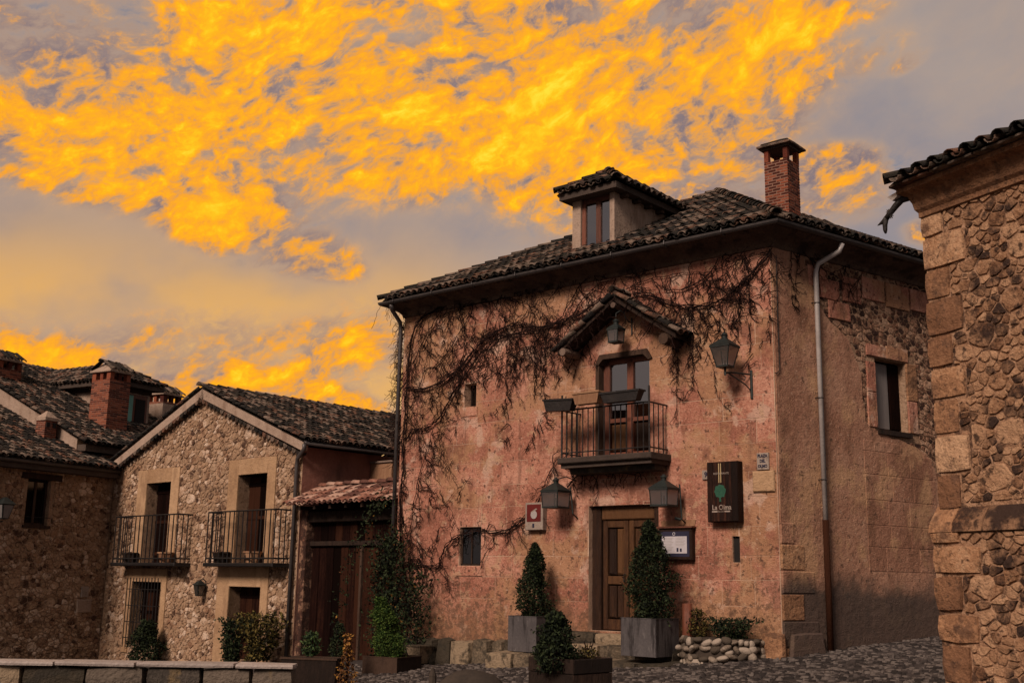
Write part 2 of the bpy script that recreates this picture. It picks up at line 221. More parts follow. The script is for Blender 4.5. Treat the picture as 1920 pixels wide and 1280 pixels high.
# ------------------------------------------------------------------ mesh helpers
class MB:
    def __init__(s): s.v = []; s.f = []
    def add(s, vs, fs): b = len(s.v); s.v += [tuple(p) for p in vs]; s.f += [tuple(b+i for i in q) for q in fs]; return s
    def box(s, x0, x1, y0, y1, z0, z1):
        return s.add([(x0, y0, z0), (x1, y0, z0), (x1, y1, z0), (x0, y1, z0), (x0, y0, z1), (x1, y0, z1), (x1, y1, z1), (x0, y1, z1)],
                     [(0, 3, 2, 1), (4, 5, 6, 7), (0, 1, 5, 4), (1, 2, 6, 5), (2, 3, 7, 6), (3, 0, 4, 7)])
    def bbox(s, x0, x1, y0, y1, z0, z1, b=.01):      # box with a chamfered front (-y) and slightly uneven edges
        return s.add([(x0, y1, z0), (x1, y1, z0), (x1, y1, z1), (x0, y1, z1), (x0, y0+b, z0), (x1, y0+b, z0), (x1, y0+b, z1), (x0, y0+b, z1), (x0+b, y0, z0+b), (x1-b, y0, z0+b), (x1-b, y0, z1-b), (x0+b, y0, z1-b)],
                     [(0, 4, 7, 3), (1, 2, 6, 5), (0, 1, 5, 4), (3, 7, 6, 2), (4, 5, 9, 8), (5, 6, 10, 9), (6, 7, 11, 10), (7, 4, 8, 11), (8, 9, 10, 11), (0, 3, 2, 1)])
    def rough(s, x0, x1, y0, y1, z0, z1, amp=.02, seed=0):   # hewn block: every face cut in four, corners worn, surface uneven
        g_ = {}; b = len(s.v); X, Y, Z = (x0, (x0+x1)/2, x1), (y0, (y0+y1)/2, y1), (z0, (z0+z1)/2, z1)
        for i in range(3):
            for j in range(3):
                for k in range(3):
                    if i == j == k == 1: continue
                    e_ = (i != 1)+(j != 1)+(k != 1); q = Vector((X[i], Y[j], Z[k])); c_ = Vector((X[1], Y[1], Z[1])); d_ = c_-q
                    q += Vector([max(-1, min(1, v*9))*amp*(0, 0, .5, 1.0)[e_] for v in d_]); q += noise.noise_vector(q*2.7+Vector((seed*1.3, 0, seed)))*amp*.8; g_[i, j, k] = len(s.v); s.v.append(tuple(q))
        for ax in range(3):
            for sd in (0, 2):
                for a in range(2):
                    for c in range(2):
                        f_ = []
                        for u, v in ((a, c), (a+1, c), (a+1, c+1), (a, c+1)):
                            q = [0, 0, 0]; q[ax] = sd; q[(ax+1) % 3] = u; q[(ax+2) % 3] = v; f_.append(g_[tuple(q)])
                        s.f.append(tuple(f_ if sd else f_[::-1]))
        return s
    def prism(s, poly, y0, y1):                      # (x,z) polygon, extruded along y
        n = len(poly); return s.add([(x, y0, z) for x, z in poly] + [(x, y1, z) for x, z in poly], [tuple(range(n)), tuple(range(2*n-1, n-1, -1))] + [(i, i+n, (i+1) % n+n, (i+1) % n) for i in range(n)])
    def vprism(s, poly, z0, z1):                     # (x,y) polygon, extruded up
        n = len(poly); return s.add([(x, y, z0) for x, y in poly] + [(x, y, z1) for x, y in poly], [tuple(range(n-1, -1, -1)), tuple(range(n, 2*n))] + [(i, (i+1) % n, (i+1) % n+n, i+n) for i in range(n)])
    def tube(s, pts, r, n=6, cap=True):
        pts = [Vector(p) for p in pts]; k = len(pts); rs = r if isinstance(r, (list, tuple)) else [r]*k; base = len(s.v); prev = None
        for i, p in enumerate(pts):
            d = (pts[min(i+1, k-1)] - pts[max(i-1, 0)]).normalized()
            a = (d.cross(Vector((0, 0, 1)) if abs(d.z) < .9 else Vector((1, 0, 0)))).normalized() if prev is None else (prev - d*prev.dot(d)).normalized()
            prev = a; b = d.cross(a)
            s.v += [tuple(p + (a*math.cos(2*math.pi*j/n) + b*math.sin(2*math.pi*j/n))*rs[i]) for j in range(n)]
        for i in range(k-1):
            for j in range(n): s.f.append((base+i*n+j, base+i*n+(j+1) % n, base+(i+1)*n+(j+1) % n, base+(i+1)*n+j))
        if cap: s.f.append(tuple(base+j for j in range(n-1, -1, -1))); s.f.append(tuple(base+(k-1)*n+j for j in range(n)))
        return s
    def frustum(s, cx, cy, z0, z1, r0, r1, n=4, rot=math.pi/4):
        return s.add([(cx+r*math.cos(rot+2*math.pi*j/n), cy+r*math.sin(rot+2*math.pi*j/n), z) for r, z in ((r0, z0), (r1, z1)) for j in range(n)], [tuple(range(n-1, -1, -1)), tuple(range(n, 2*n))] + [(j, (j+1) % n, (j+1) % n+n, j+n) for j in range(n)])
    def mesh(s, name, m, smooth=False):
        me = bpy.data.meshes.new(name); me.from_pydata(s.v, [], s.f); me.materials.append(MATS[m])
        if smooth: me.polygons.foreach_set('use_smooth', [True]*len(me.polygons))
        return me
    def build(s, name, m, parent=None, smooth=False, mtx=None, kind=None):
        o = bpy.data.objects.new(name, s.mesh(name, m, smooth)); COL.objects.link(o); o.parent = parent
        if mtx is not None: o.matrix_basis = mtx
        if kind: o['kind'] = kind
        return o
def inst(name, me, parent, mtx):
    o = bpy.data.objects.new(name, me); COL.objects.link(o); o.parent = parent; o.matrix_basis = mtx; return o
def tag(o, label, cat, group=None):
    o['label'] = label; o['category'] = cat
    if group: o['group'] = group
    return o
def thing(name, label, cat, loc=(0, 0, 0), ang=0, group=None):
    o = bpy.data.objects.new(name, None); COL.objects.link(o); o.location = loc; o.rotation_euler = (0, 0, rad(ang)); o.empty_display_size = .2
    return tag(o, label, cat, group)
def joined(name, me, mats, m, parent, kind='stuff', mtx=None):        # many copies of one small mesh in one object
    vs = [v.co.copy() for v in me.vertices]; fs = [tuple(p.vertices) for p in me.polygons]; b = MB()
    for M4 in mats: b.add([M4 @ v for v in vs], fs)
    return b.build(name, m, parent, kind=kind, mtx=mtx)
def fmat(X, Y, Z, T): return Matrix(((X.x, Y.x, Z.x, T.x), (X.y, Y.y, Z.y, T.y), (X.z, Y.z, Z.z, T.z), (0, 0, 0, 1)))
def gz(x): return .087*max(-40, min(16, x))                            # the square slopes down to the left
# ---- rubble: cells of a jittered point set, each cut, shrunk and domed into one stone
def clip(poly, a, b, c):          # keep a*x+b*z<=c
    out = []
    for i in range(len(poly)):
        p, q = poly[i], poly[(i+1) % len(poly)]; dp = a*p[0]+b*p[1]-c; dq = a*q[0]+b*q[1]-c
        if dp <= 0: out.append(p)
        if (dp < 0 < dq) or (dq < 0 < dp): t = dp/(dp-dq); out.append((p[0]+(q[0]-p[0])*t, p[1]+(q[1]-p[1])*t))
    return out
def rubble_cells(poly, holes, rmin, rmax, seed, aspect=1.35):
    rn = random.Random(seed); xs = [p[0] for p in poly]; zs = [p[1] for p in poly]; x0, x1, z0, z1 = min(xs), max(xs), min(zs), max(zs)
    pts = []; cell = rmax*aspect; grid = {}
    A_ = (x1-x0)*(z1-z0); tries = int(A_/(rmin*rmin)*5)
    for _ in range(tries):
        x, z = rn.uniform(x0, x1), rn.uniform(z0, z1); r = rmin+(rmax-rmin)*rn.random()**2.2; gx, gy = int(x//cell), int(z//cell); ok = True
        for i in range(gx-1, gx+2):
            for j in range(gy-1, gy+2):
                for (px, pz, pr) in grid.get((i, j), ()):
                    if ((px-x)/aspect)**2+(pz-z)**2 < ((pr+r)*.5)**2: ok = False; break
                if not ok: break
            if not ok: break
        if ok: grid.setdefault((gx, gy), []).append((x, z, r)); pts.append((x, z, r))
    cells = []
    for (x, z, r) in pts:
        gx, gy = int(x//cell), int(z//cell); nb = []
        for i in range(gx-2, gx+3):
            for j in range(gy-2, gy+3): nb += grid.get((i, j), [])
        pg = [(x-rmax*2*aspect, z-rmax*2), (x+rmax*2*aspect, z-rmax*2), (x+rmax*2*aspect, z+rmax*2), (x-rmax*2*aspect, z+rmax*2)]
        for (px, pz, pr) in nb:
            if px == x and pz == z: continue
            a, b_ = (px-x)/aspect**2, (pz-z); L2 = ((px-x)/aspect)**2+(pz-z)**2; w_ = .5+(r-pr)*.25/math.sqrt(L2)
            pg = clip(pg, a, b_, a*x+b_*z+w_*L2)
            if len(pg) < 3: break
        if len(pg) < 3: continue
        for i in range(len(poly)):
            p, q = poly[i], poly[(i+1) % len(poly)]; nx, nz = (q[1]-p[1]), -(q[0]-p[0]); pg = clip(pg, nx, nz, nx*p[0]+nz*p[1])
            if len(pg) < 3: break
        if len(pg) < 3: continue
        for (hx0, hx1, hz0, hz1) in holes:
            bx0, bx1 = min(p[0] for p in pg), max(p[0] for p in pg); bz0, bz1 = min(p[1] for p in pg), max(p[1] for p in pg)
            if bx1 > hx0 and bx0 < hx1 and bz1 > hz0 and bz0 < hz1:
                opts = [(hx0-x, 1, 0, hx0), (x-hx1, -1, 0, -hx1), (hz0-z, 0, 1, hz0), (z-hz1, 0, -1, -hz1)]; o_ = max(opts); pg = clip(pg, *o_[1:])
                if len(pg) < 3: break
        if len(pg) >= 3: cells.append(pg)
    return cells
def stone_mesh(b, pg, rn, gap, h):
    cx = sum(p[0] for p in pg)/len(pg); cz = sum(p[1] for p in pg)/len(pg); ex = max(abs(p[0]-cx)+abs(p[1]-cz) for p in pg)
    if ex < .03: return False
    sh = max(.3, 1-gap/ex*1.3)
    q = []
    for i in range(len(pg)):
        p, r = pg[i], pg[(i+1) % len(pg)]
        for t in (.14, .86): q.append((cx+(p[0]+(r[0]-p[0])*t-cx)*sh*rn.uniform(.88, 1.06), cz+(p[1]+(r[1]-p[1])*t-cz)*sh*rn.uniform(.88, 1.06)))
    n = len(q); tx, tz = rn.uniform(-.35, .35)*h, rn.uniform(-.35, .35)*h; hh = h*rn.uniform(.55, 1.25)
    top = [(cx+(x-cx)*.88, -hh*rn.uniform(.7, 1.1)+(x-cx)/ex*tx+(z-cz)/ex*tz, cz+(z-cz)*.88) for x, z in q]
    b.add([(x, .01, z) for x, z in q]+top+[(cx, -hh*1.05, cz)], [(i, (i+1) % n, (i+1) % n+n, i+n) for i in range(n)]+[(i+n, (i+1) % n+n, 2*n) for i in range(n)])
    return True
def rubble(parent, cells, m, seed, gap, h, limit, mtx=None, name='stone', key=None):
    rn = random.Random(seed)
    def area(pg): return abs(sum(pg[i][0]*pg[(i+1) % len(pg)][1]-pg[(i+1) % len(pg)][0]*pg[i][1] for i in range(len(pg))))
    cells = sorted(cells, key=key or (lambda c: -area(c))); rest = MB(); k = 0
    for pg in cells:
        if k < limit:
            b = MB()
            if stone_mesh(b, pg, rn, gap, h): b.build(name, m, parent, False, mtx); k += 1
        else: stone_mesh(rest, pg, rn, gap, h)
    if rest.v: rest.build('small_stones' if name == 'stone' else 'far_stones', m, parent, False, mtx, 'stuff')
# ---- a wall sheet with rectangular openings and their reveals
def wall_sheet(b, x0, x1, z0, z1, holes, depth=.3):
    X = sorted(set([x0, x1]+[h[0] for h in holes]+[h[1] for h in holes])); Z = sorted(set([z0, z1]+[h[2] for h in holes]+[h[3] for h in holes]))
    for i in range(len(X)-1):
        for j in range(len(Z)-1):
            cx, cz = (X[i]+X[i+1])/2, (Z[j]+Z[j+1])/2
            if any(h[0] < cx < h[1] and h[2] < cz < h[3] for h in holes): continue
            b.add([(X[i], 0, Z[j]), (X[i+1], 0, Z[j]), (X[i+1], 0, Z[j+1]), (X[i], 0, Z[j+1])], [(0, 1, 2, 3)])
    for (a, c, e, g) in [h[:4] for h in holes]:
        b.add([(a, 0, e), (c, 0, e), (c, 0, g), (a, 0, g), (a, depth, e), (c, depth, e), (c, depth, g), (a, depth, g)], [(0, 4, 5, 1), (1, 5, 6, 2), (2, 6, 7, 3), (3, 7, 4, 0)])
    return b
# ---- ashlar: coursed rectangles, cut round the openings
def ashlar_rects(x0, x1, z0, z1, holes, course, lens, seed):
    rn = random.Random(seed); out = []; z = z0
    while z < z1-.05:
        h = min(rn.uniform(*course), z1-z); h = z1-z if z1-z-h < .15 else h; x = x0-rn.uniform(0, lens[0]*.6)
        while x < x1:
            l = rn.uniform(*lens); a, c = max(x, x0), min(x+l, x1)
            if c-a > .03: out.append((a, c, z, z+h))
            x += l
        z += h
    for (a, c, e, g) in holes:
        nx = []
        for r in out:
            if r[1] <= a or r[0] >= c or r[3] <= e or r[2] >= g: nx.append(r); continue
            for q in ((r[0], a, r[2], r[3]), (c, r[1], r[2], r[3]), (max(r[0], a), min(r[1], c), r[2], e), (max(r[0], a), min(r[1], c), g, r[3])):
                if q[1]-q[0] > .03 and q[3]-q[2] > .03: nx.append(q)
        out = nx
    return out
# ---- barrel tiles
def tile_mesh(name, m, r0=.105, r1=.085, L=.44, t=.014, up=True):
    b = MB(); n = 6; sg = 1 if up else -1
    ring = lambda r, y: [(r*math.cos(math.pi*j/n), y, sg*r*.85*math.sin(math.pi*j/n)) for j in range(n+1)]
    v = ring(r0, 0)+ring(r1, L)+ring(r0-t, 0)+ring(r1-t, L); k = n+1; f = []
    for j in range(n): f += [(j, j+1, k+j+1, k+j), (2*k+j, 3*k+j, 3*k+j+1, 2*k+j+1), (j, 2*k+j, 2*k+j+1, j+1), (k+j, k+j+1, 3*k+j+1, 3*k+j)]
    f += [(0, k, 3*k, 2*k), (n, 2*k+n, 3*k+n, k+n)]
    b.add(v, f); return b.mesh(name, m, True)
COVER = tile_mesh('roof_tile', 'tile', .094, .076, .40); PAN = tile_mesh('pan_tile', 'tile', .076, .094, .40, up=False)
COVER_RED = tile_mesh('roof_tile_red', 'tile_red', .094, .076, .40); PAN_RED = tile_mesh('pan_tile_red', 'tile_red', .076, .094, .40, up=False)
def inpoly(x, y, pg):
    c = False
    for i in range(len(pg)):
        (x1, y1), (x2, y2) = pg[i], pg[i-1]
        if (y1 > y) != (y2 > y) and x < (x2-x1)*(y-y1)/(y2-y1)+x1: c = not c
    return c
def tile_roof(roof, O, e, u, poly, limit, seed, key=None, pitch=.205, row=.30, red=False, jit=1.0):
    """O eave corner, e along the eave, u up the slope; poly in (s, t) metres; pieces are children of `roof`"""
    rn = random.Random(seed); O, e, u = Vector(O), Vector(e).normalized(), Vector(u).normalized(); n = e.cross(u).normalized()
    if n.z < 0: n = -n
    s1 = max(p[0] for p in poly); t1 = max(p[1] for p in poly); s0 = min(p[0] for p in poly); t0 = min(p[1] for p in poly); cov = []; pan = []
    j = 0
    while s0+j*pitch < s1+.01:
        s = s0+j*pitch; i = 0
        while t0+i*row < t1:
            t = t0+i*row
            for half, lst in ((0, cov), (1, pan)):
                ss, tt = s+half*pitch/2, t-.07+rn.uniform(-.02, .02)*jit
                if not inpoly(ss, t+.12, poly): continue
                a = rn.gauss(0, .035)*jit; tl = .055+rn.gauss(0, .02)*jit
                X = (e*math.cos(a)+u*math.sin(a)).normalized(); Y = (u*math.cos(a)-e*math.sin(a)-n*tl).normalized(); Z = X.cross(Y).normalized()
                if Z.dot(n) < 0: X = -X; Z = -Z
                lst.append((ss, tt, fmat(X, Y, Z, O+e*(ss+rn.uniform(-.008, .008)*jit)+u*tt+n*((.075 if half == 0 else .10)+rn.uniform(0, .014)*jit))))
            i += 1
        j += 1
    cov.sort(key=key or (lambda c: c[1])); cm, pm = (COVER_RED, PAN_RED) if red else (COVER, PAN)
    for c in cov[:limit]: inst('roof_tile', cm, roof, c[2])
    rest = MB()
    for me, lst in ((cm, cov[limit:]), (pm, pan)):
        vs = [v.co.copy() for v in me.vertices]; fs = [tuple(p.vertices) for p in me.polygons]
        for c in lst: rest.add([c[2] @ v for v in vs], fs)
    if rest.v: rest.build('under_tiles', 'tile_red' if red else 'tile', roof, True, None, 'stuff')
def cap_line(roof, P0, P1, seed, step=.34, h=.10, big=1.25, red=False):
    rn = random.Random(seed); P0, P1 = Vector(P0), Vector(P1); d = P1-P0; L = d.length; d.normalize(); X = d.cross(Vector((0, 0, 1))).normalized(); n = X.cross(d); k = 0
    while k*step < L:
        p = P0+d*(k*step-.06)+n*(h+rn.uniform(-.008, .012)); Y = (d-n*.06).normalized(); Z = X.cross(Y)
        inst('ridge_tile', COVER_RED if red else COVER, roof, fmat(X*big, Y, Z*big, p)); k += 1
# ---- brick stack with a tiled cap
BRICKS = {}
def brick_stack(parent, cx, cy, z0, z1, side, courses, nper, rot=0, seed=1):
    """the chimney is its mortar core; the single bricks round it are its pieces"""
    h = side/2; cb = MB().box(-h+.012, h-.012, -h+.012, h-.012, z0-.6, z1-.004); R0 = Matrix.Translation((cx, cy, 0)) @ Matrix.Rotation(rot, 4, 'Z'); cb.v = [tuple(R0 @ Vector(q)) for q in cb.v]
    parent = cb.build('chimney', 'brick_mortar', parent)
    ch = (z1-z0)/courses; bl = side/nper; key = (round(bl, 3), round(ch, 3))
    if key not in BRICKS: BRICKS[key] = (MB().bbox(-bl/2+.009, bl/2-.009, .006, .05, -ch/2+.010, ch/2-.010, .003).mesh('brick', 'brick'), MB().bbox(-bl/4+.009, bl/4-.009, .006, .05, -ch/2+.010, ch/2-.010, .003).mesh('brick', 'brick'))
    rn = random.Random(seed)
    for f in range(4):
        Rm = Matrix.Translation((cx, cy, 0)) @ Matrix.Rotation(rot+f*math.pi/2, 4, 'Z')
        for c in range(courses):
            z = z0+(c+.5)*ch; half = c % 2
            xs = [(-h+bl*(i+.5), 0) for i in range(nper)] if not half else [(-h+bl*.25, 1)]+[(-h+bl*(i+1), 0) for i in range(nper-1)]+[(h-bl*.25, 1)]
            for x, sm in xs: inst('brick', BRICKS[key][sm], parent, Rm @ Matrix.Translation((x, -h+rn.uniform(-.003, .004), z)))
    return parent
def text_mesh(s, size, m, name, parent, mtx, sx=1.0, bold=0.0, align='CENTER', ext=.003):
    cu_ = bpy.data.curves.new(name, 'FONT'); cu_.body = s; cu_.size = size; cu_.align_x = align; cu_.align_y = 'CENTER'; cu_.extrude = ext; cu_.offset = bold; cu_.resolution_u = 3
    tmp = bpy.data.objects.new('tmp_text', cu_); COL.objects.link(tmp); dg = bpy.context.evaluated_depsgraph_get(); me = bpy.data.meshes.new_from_object(tmp.evaluated_get(dg))
    bpy.data.objects.remove(tmp, do_unlink=True); bpy.data.curves.remove(cu_); me.materials.clear(); me.materials.append(MATS[m]); me.name = name
    return inst(name, me, parent, mtx @ Matrix.Rotation(math.pi/2, 4, 'X') @ Matrix.Diagonal((sx, 1, 1, 1)))
def T(x, y, z): return Matrix.Translation((x, y, z))
def leaves(b, pts, size, rn, flat=0.0, asp=.55):          # one small folded leaf per point
    for p in pts:
        a, c = rn.uniform(0, 6.283), math.acos(rn.uniform(-1, 1)); d = Vector((math.sin(c)*math.cos(a), math.sin(c)*math.sin(a), math.cos(c)*(1-flat)))
        d.normalize(); q = d.cross(Vector((rn.uniform(-1, 1), rn.uniform(-1, 1), rn.uniform(-1, 1)))).normalized(); n = d.cross(q); l = size*rn.uniform(.6, 1.25); p = Vector(p)
        b.add([p, p+d*l*.5+q*l*asp*.5+n*l*.12, p+d*l, p+d*l*.5-q*l*asp*.5+n*l*.12], [(0, 1, 2), (0, 2, 3)])
# ------------------------------------------------------------------ ground
g = MB(); NX, NY = 110, 90; xs = [-60+i*120/NX for i in range(NX+1)]; ys = [-20+j*140/NY for j in range(NY+1)]
for y in ys:
    for x in xs: g.v.append((x, y, gz(x)+.03*noise.noise(Vector((x*.6, y*.6, 0)))))
for j in range(NY):
    for i in range(NX): a = j*(NX+1)+i; g.f.append((a, a+1, a+NX+2, a+NX+1))
F_ = 2500; zl, zr = gz(-60), gz(60)                      # the sheet runs on to the horizon
b0 = len(g.v); g.v += [(-F_, -F_, zl-.2), (F_, -F_, zr-.2), (F_, F_, zr-.2), (-F_, F_, zl-.2), (-60, -20, zl), (60, -20, zr), (60, 120, zr), (-60, 120, zl)]
g.f += [(b0, b0+1, b0+5, b0+4), (b0+1, b0+2, b0+6, b0+5), (b0+2, b0+3, b0+7, b0+6), (b0+3, b0, b0+4, b0+7)]
go = g.build('ground', 'ground', None, True); go['kind'] = 'structure'; go['label'] = 'grey cobbled square sloping down to the left'
rn = random.Random(3); cb = MB()
for k in range(26000):                                    # worn setts of the square, too many to count
    y = 9+17.5*rn.random()**.8; x = rn.uniform(-.45*y-1, .48*y+1); r = rn.uniform(.03, .085); z = gz(x)+.03*noise.noise(Vector((x*.6, y*.6, 0)))+.004
    h = rn.uniform(.006, .03); a0 = rn.uniform(0, 1); n = 5
    ring = [(x+r*rn.uniform(.75, 1.2)*math.cos(a0+6.283*i/n), y+r*rn.uniform(.75, 1.2)*math.sin(a0+6.283*i/n)) for i in range(n)]
    cb.add([(p, q, z-.02) for p, q in ring]+[(x+(p-x)*.7, y+(q-y)*.7, z+h*rn.uniform(.8, 1.1)) for p, q in ring], [(i, (i+1) % n, (i+1) % n+n, i+n) for i in range(n)]+[tuple(range(n, 2*n))])
co = cb.build('cobblestones', 'cobble', None, True, None, 'stuff'); tag(co, 'small grey cobblestones paving the square', 'cobblestones')
# ------------------------------------------------------------------ the restaurant house
HOUSE = thing('stone_house', 'large two-storey pink plastered corner house with balcony, dormer and brick chimney', 'house', (4.726, 20, .411), -40.9)
SIDE = Matrix.Rotation(rad(76.3), 4, 'Z'); cA, sA = math.cos(rad(76.3)), math.sin(rad(76.3))
DOOR = (-4.15, -2.50, .30, 2.69); BALC = (-3.90, -2.68, 3.62, 5.66); W1 = (-7.62, -7.27, 4.98, 5.5); W2 = (-7.66, -7.03, 1.52, 2.34); SLIT = (-.93, -.78, 1.60, 2.06)
FH = [DOOR, BALC, W1, W2, SLIT]
wall_sheet(MB(), -9.65, 0, -1.3, 7.55, FH, .34).build('front_wall', 'joint', HOUSE)
rn = random.Random(11)
for (a, c, e, f) in ashlar_rects(-9.65, -.008, -1.0, 7.5, FH, (.40, .52), (.55, 1.15), 5):
    gp = rn.choice((.001, .003, .0055, .0075)) if e > .8 else .001
    MB().bbox(a+gp, c-gp, -.0045-rn.uniform(0, .002), .004, e+gp, f-gp, .002).build('ashlar_block', 'facade', HOUSE)
WR = (2.9, 3.86, 4.2, 5.6)
wall_sheet(MB(), 0, 9.5, -1.0, 7.55, [WR], .24).build('side_wall', 'mortar', HOUSE, mtx=SIDE)
# closed back and left sides, so that no light leaks through
bp = [(-9.65, 0), (0, 0), (9.5*cA, 9.5*sA), (-9.65, 9.3)]
mb = MB()
for i in (1, 2, 3):
    if i == 1: continue
    p, q = bp[i], bp[(i+1) % 4]; mb.add([(p[0], p[1], -1.3), (q[0], q[1], -1.3), (q[0], q[1], 7.55), (p[0], p[1], 7.55)], [(0, 1, 2, 3)])
mb.add([(x, y, 7.5) for x, y in bp], [(0, 1, 2, 3)]); mb.build('back_wall', 'rose_plaster', HOUSE)
# side wall: smooth render below a ragged diagonal edge, bare rubble above it, corner blocks and ashlar courses
rn = random.Random(21)
edge = [(.02, 7.3), (.85, 7.28), (1.05, 6.9), (1.23, 6.41), (1.62, 6.12), (2.12, 5.82), (2.30, 5.5), (2.42, 5.2), (2.46, 4.75), (2.5, 4.32), (2.66, 4.2), (2.9, 4.14), (3.3, 4.05), (3.9, 3.98), (4.35, 3.82), (4.6, 3.55), (4.75, 3.2), (5.2, 3.05), (6.0, 2.95)]
ed = []
for i in range(len(edge)-1):
    for t in (0, .33, .66): ed.append((edge[i][0]+(edge[i+1][0]-edge[i][0])*t+rn.uniform(-.025, .025)*(i > 0), edge[i][1]+(edge[i+1][1]-edge[i][1])*t+rn.uniform(-.025, .025)))
ed.append((6.0, 2.95))
poly = [(.02, -.6), (6.0, -.6)]+ed[::-1]
MB().prism(poly, -.028, .004).build('plaster_coat', 'side_plaster', HOUSE, mtx=SIDE)
cells = rubble_cells([(.95, 2.95), (6.2, 2.95), (6.2, 7.45), (.95, 7.45)], [(2.62, 4.2, 4.02, 5.78)], .06, .22, 31)
def above(pg):
    cx = sum(p[0] for p in pg)/len(pg); cz = sum(p[1] for p in pg)/len(pg); return not inpoly(cx, cz, poly)
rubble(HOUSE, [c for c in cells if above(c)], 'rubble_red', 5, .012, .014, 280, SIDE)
for (a, c, e, f) in [(2.60, 2.885, 4.22, 4.9), (2.62, 2.885, 4.91, 5.5), (2.64, 3.25, 5.62, 5.85), (3.26, 3.95, 5.62, 5.88), (3.875, 4.2, 4.85, 5.6), (3.875, 4.17, 4.2, 4.84), (1.0, 1.55, 6.75, 7.15), (1.56, 2.2, 6.2, 6.55), (1.3, 1.9, 6.56, 6.95), (2.0, 2.55, 6.6, 7.1), (2.6, 3.3, 6.75, 7.2), (3.35, 4.1, 6.7, 7.2), (4.15, 4.8, 6.75, 7.2)]:
    MB().bbox(a, c, -.034, .004, e, f, .012).build('ashlar_block', 'quoin' if c < 4.3 and e > 4.8 and a > 3.8 else 'facade', HOUSE, mtx=SIDE)
z = -.25; k = 0
for hgt in (.42, .44, .46, .40, .45, .38): 
    MB().bbox(.006, (.62, .92, .55, .85, .60, .34)[k], -.042, -.002, z+.008, z+hgt-.008, .016).build('corner_block', 'side_plaster' if k % 2 else 'quoin', HOUSE, mtx=SIDE); z += hgt; k += 1
for (a, c, e, f) in ashlar_rects(2.4, 6.0, 1.5, 3.95, [], (.40, .5), (.6, 1.1), 9):
    if inpoly((a+c)/2, f+.03, poly): MB().bbox(a+.006, c-.006, -.034, -.02, e+.006, f-.006, .006).build('ashlar_block', 'side_plaster', HOUSE, mtx=SIDE)
# side window
wn = MB(); wn.box(2.9, 3.86, .21, .235, 4.2, 5.6); wo = wn.build('window', 'dark_wood', HOUSE, mtx=SIDE)
MB().box(3.02, 3.52, .18, .208, 4.26, 5.55).build('pane', 'curtain', wo); MB().bbox(3.54, 3.855, .15, .208, 4.26, 5.58, .012).build('shutter', 'gate_wood', wo)
MB().box(2.86, 3.92, -.06, .19, 4.10, 4.195).build('sill', 'dark_wood', wo)
# ---- roof, swept eave soffit, gutter
OV = .55; ZE = 7.62; SL = .52
def swp(pr, name, m, smooth=False, closed=False):
    b = MB(); k = len(pr)
    for (o, z) in pr:
        b.v += [(-9.65-o*.45, 9.3, z), (-9.65-o*.45, -o, z), (.784*o, -o, z), (.784*o+9.5*cA, -o+9.5*sA, z)]
    for i in range(k if closed else k-1):
        for j in range(3): a = i*4+j; c = ((i+1) % k)*4+j; b.f.append((a, a+1, c+1, c))
    return b.build(name, m, HOUSE, smooth)
swp([(-.02, 7.30), (.04, 7.30), (.07, 7.37), (.14, 7.42), (.26, 7.46), (.50, 7.53), (.53, 7.60), (.40, 7.66), (-.02, 7.60)], 'eave_soffit', 'soffit')
gp_ = [(.56+.075*math.cos(rad(a)), 7.60+.075*math.sin(rad(a))) for a in range(180, 361, 30)]
swp(gp_+[(p[0], p[1]) for p in [(.625, 7.60), (.56, 7.54), (.495, 7.6)]], 'gutter', 'gutter', False, True)
for x in [-9.4+i*1.25 for i in range(8)]: MB().tube([(x, -.50, 7.68), (x, -.645, 7.62), (x, -.645, 7.56), (x, -.57, 7.51), (x, -.49, 7.54)], .012, 5).build('gutter_bracket', 'gutter', HOUSE)
LC = Vector((-9.9, -OV, ZE)); RC = Vector((.43, -OV, ZE)); AP = Vector((-4.11, 5.24, 10.63)); RE = Vector((-3.5, 10.2, 10.93)); REe = Vector((.43+9.5*cA, -OV+9.5*sA, ZE)); LE = Vector((-9.9, 9.6, ZE))
roof = MB().add([LC, RC, AP, RE, REe, LE], [(0, 1, 2), (1, 4, 3, 2), (0, 2, 3, 5)]).build('roof', 'deck', HOUSE)
tile_roof(roof, LC, (1, 0, 0), (0, 1, SL), [(0, -.02), (10.33, -.02), (5.79, 6.53)], 300, 41)
tile_roof(roof, RC, (cA, sA, 0), (-sA, cA, SL), [(0, -.02), (8.5, -.02), (8.5, 6.6), (4.55, 6.5)], 0, 42)
tile_roof(roof, LE, (0, -1, 0), (1, 0, SL), [(0, 0), (10.1, 0), (4.3, 6.5), (0, 6.5)], 0, 43)
cap_line(roof, LC, AP, 44); cap_line(roof, RC, AP, 45, h=.12); cap_line(roof, AP, RE, 46)
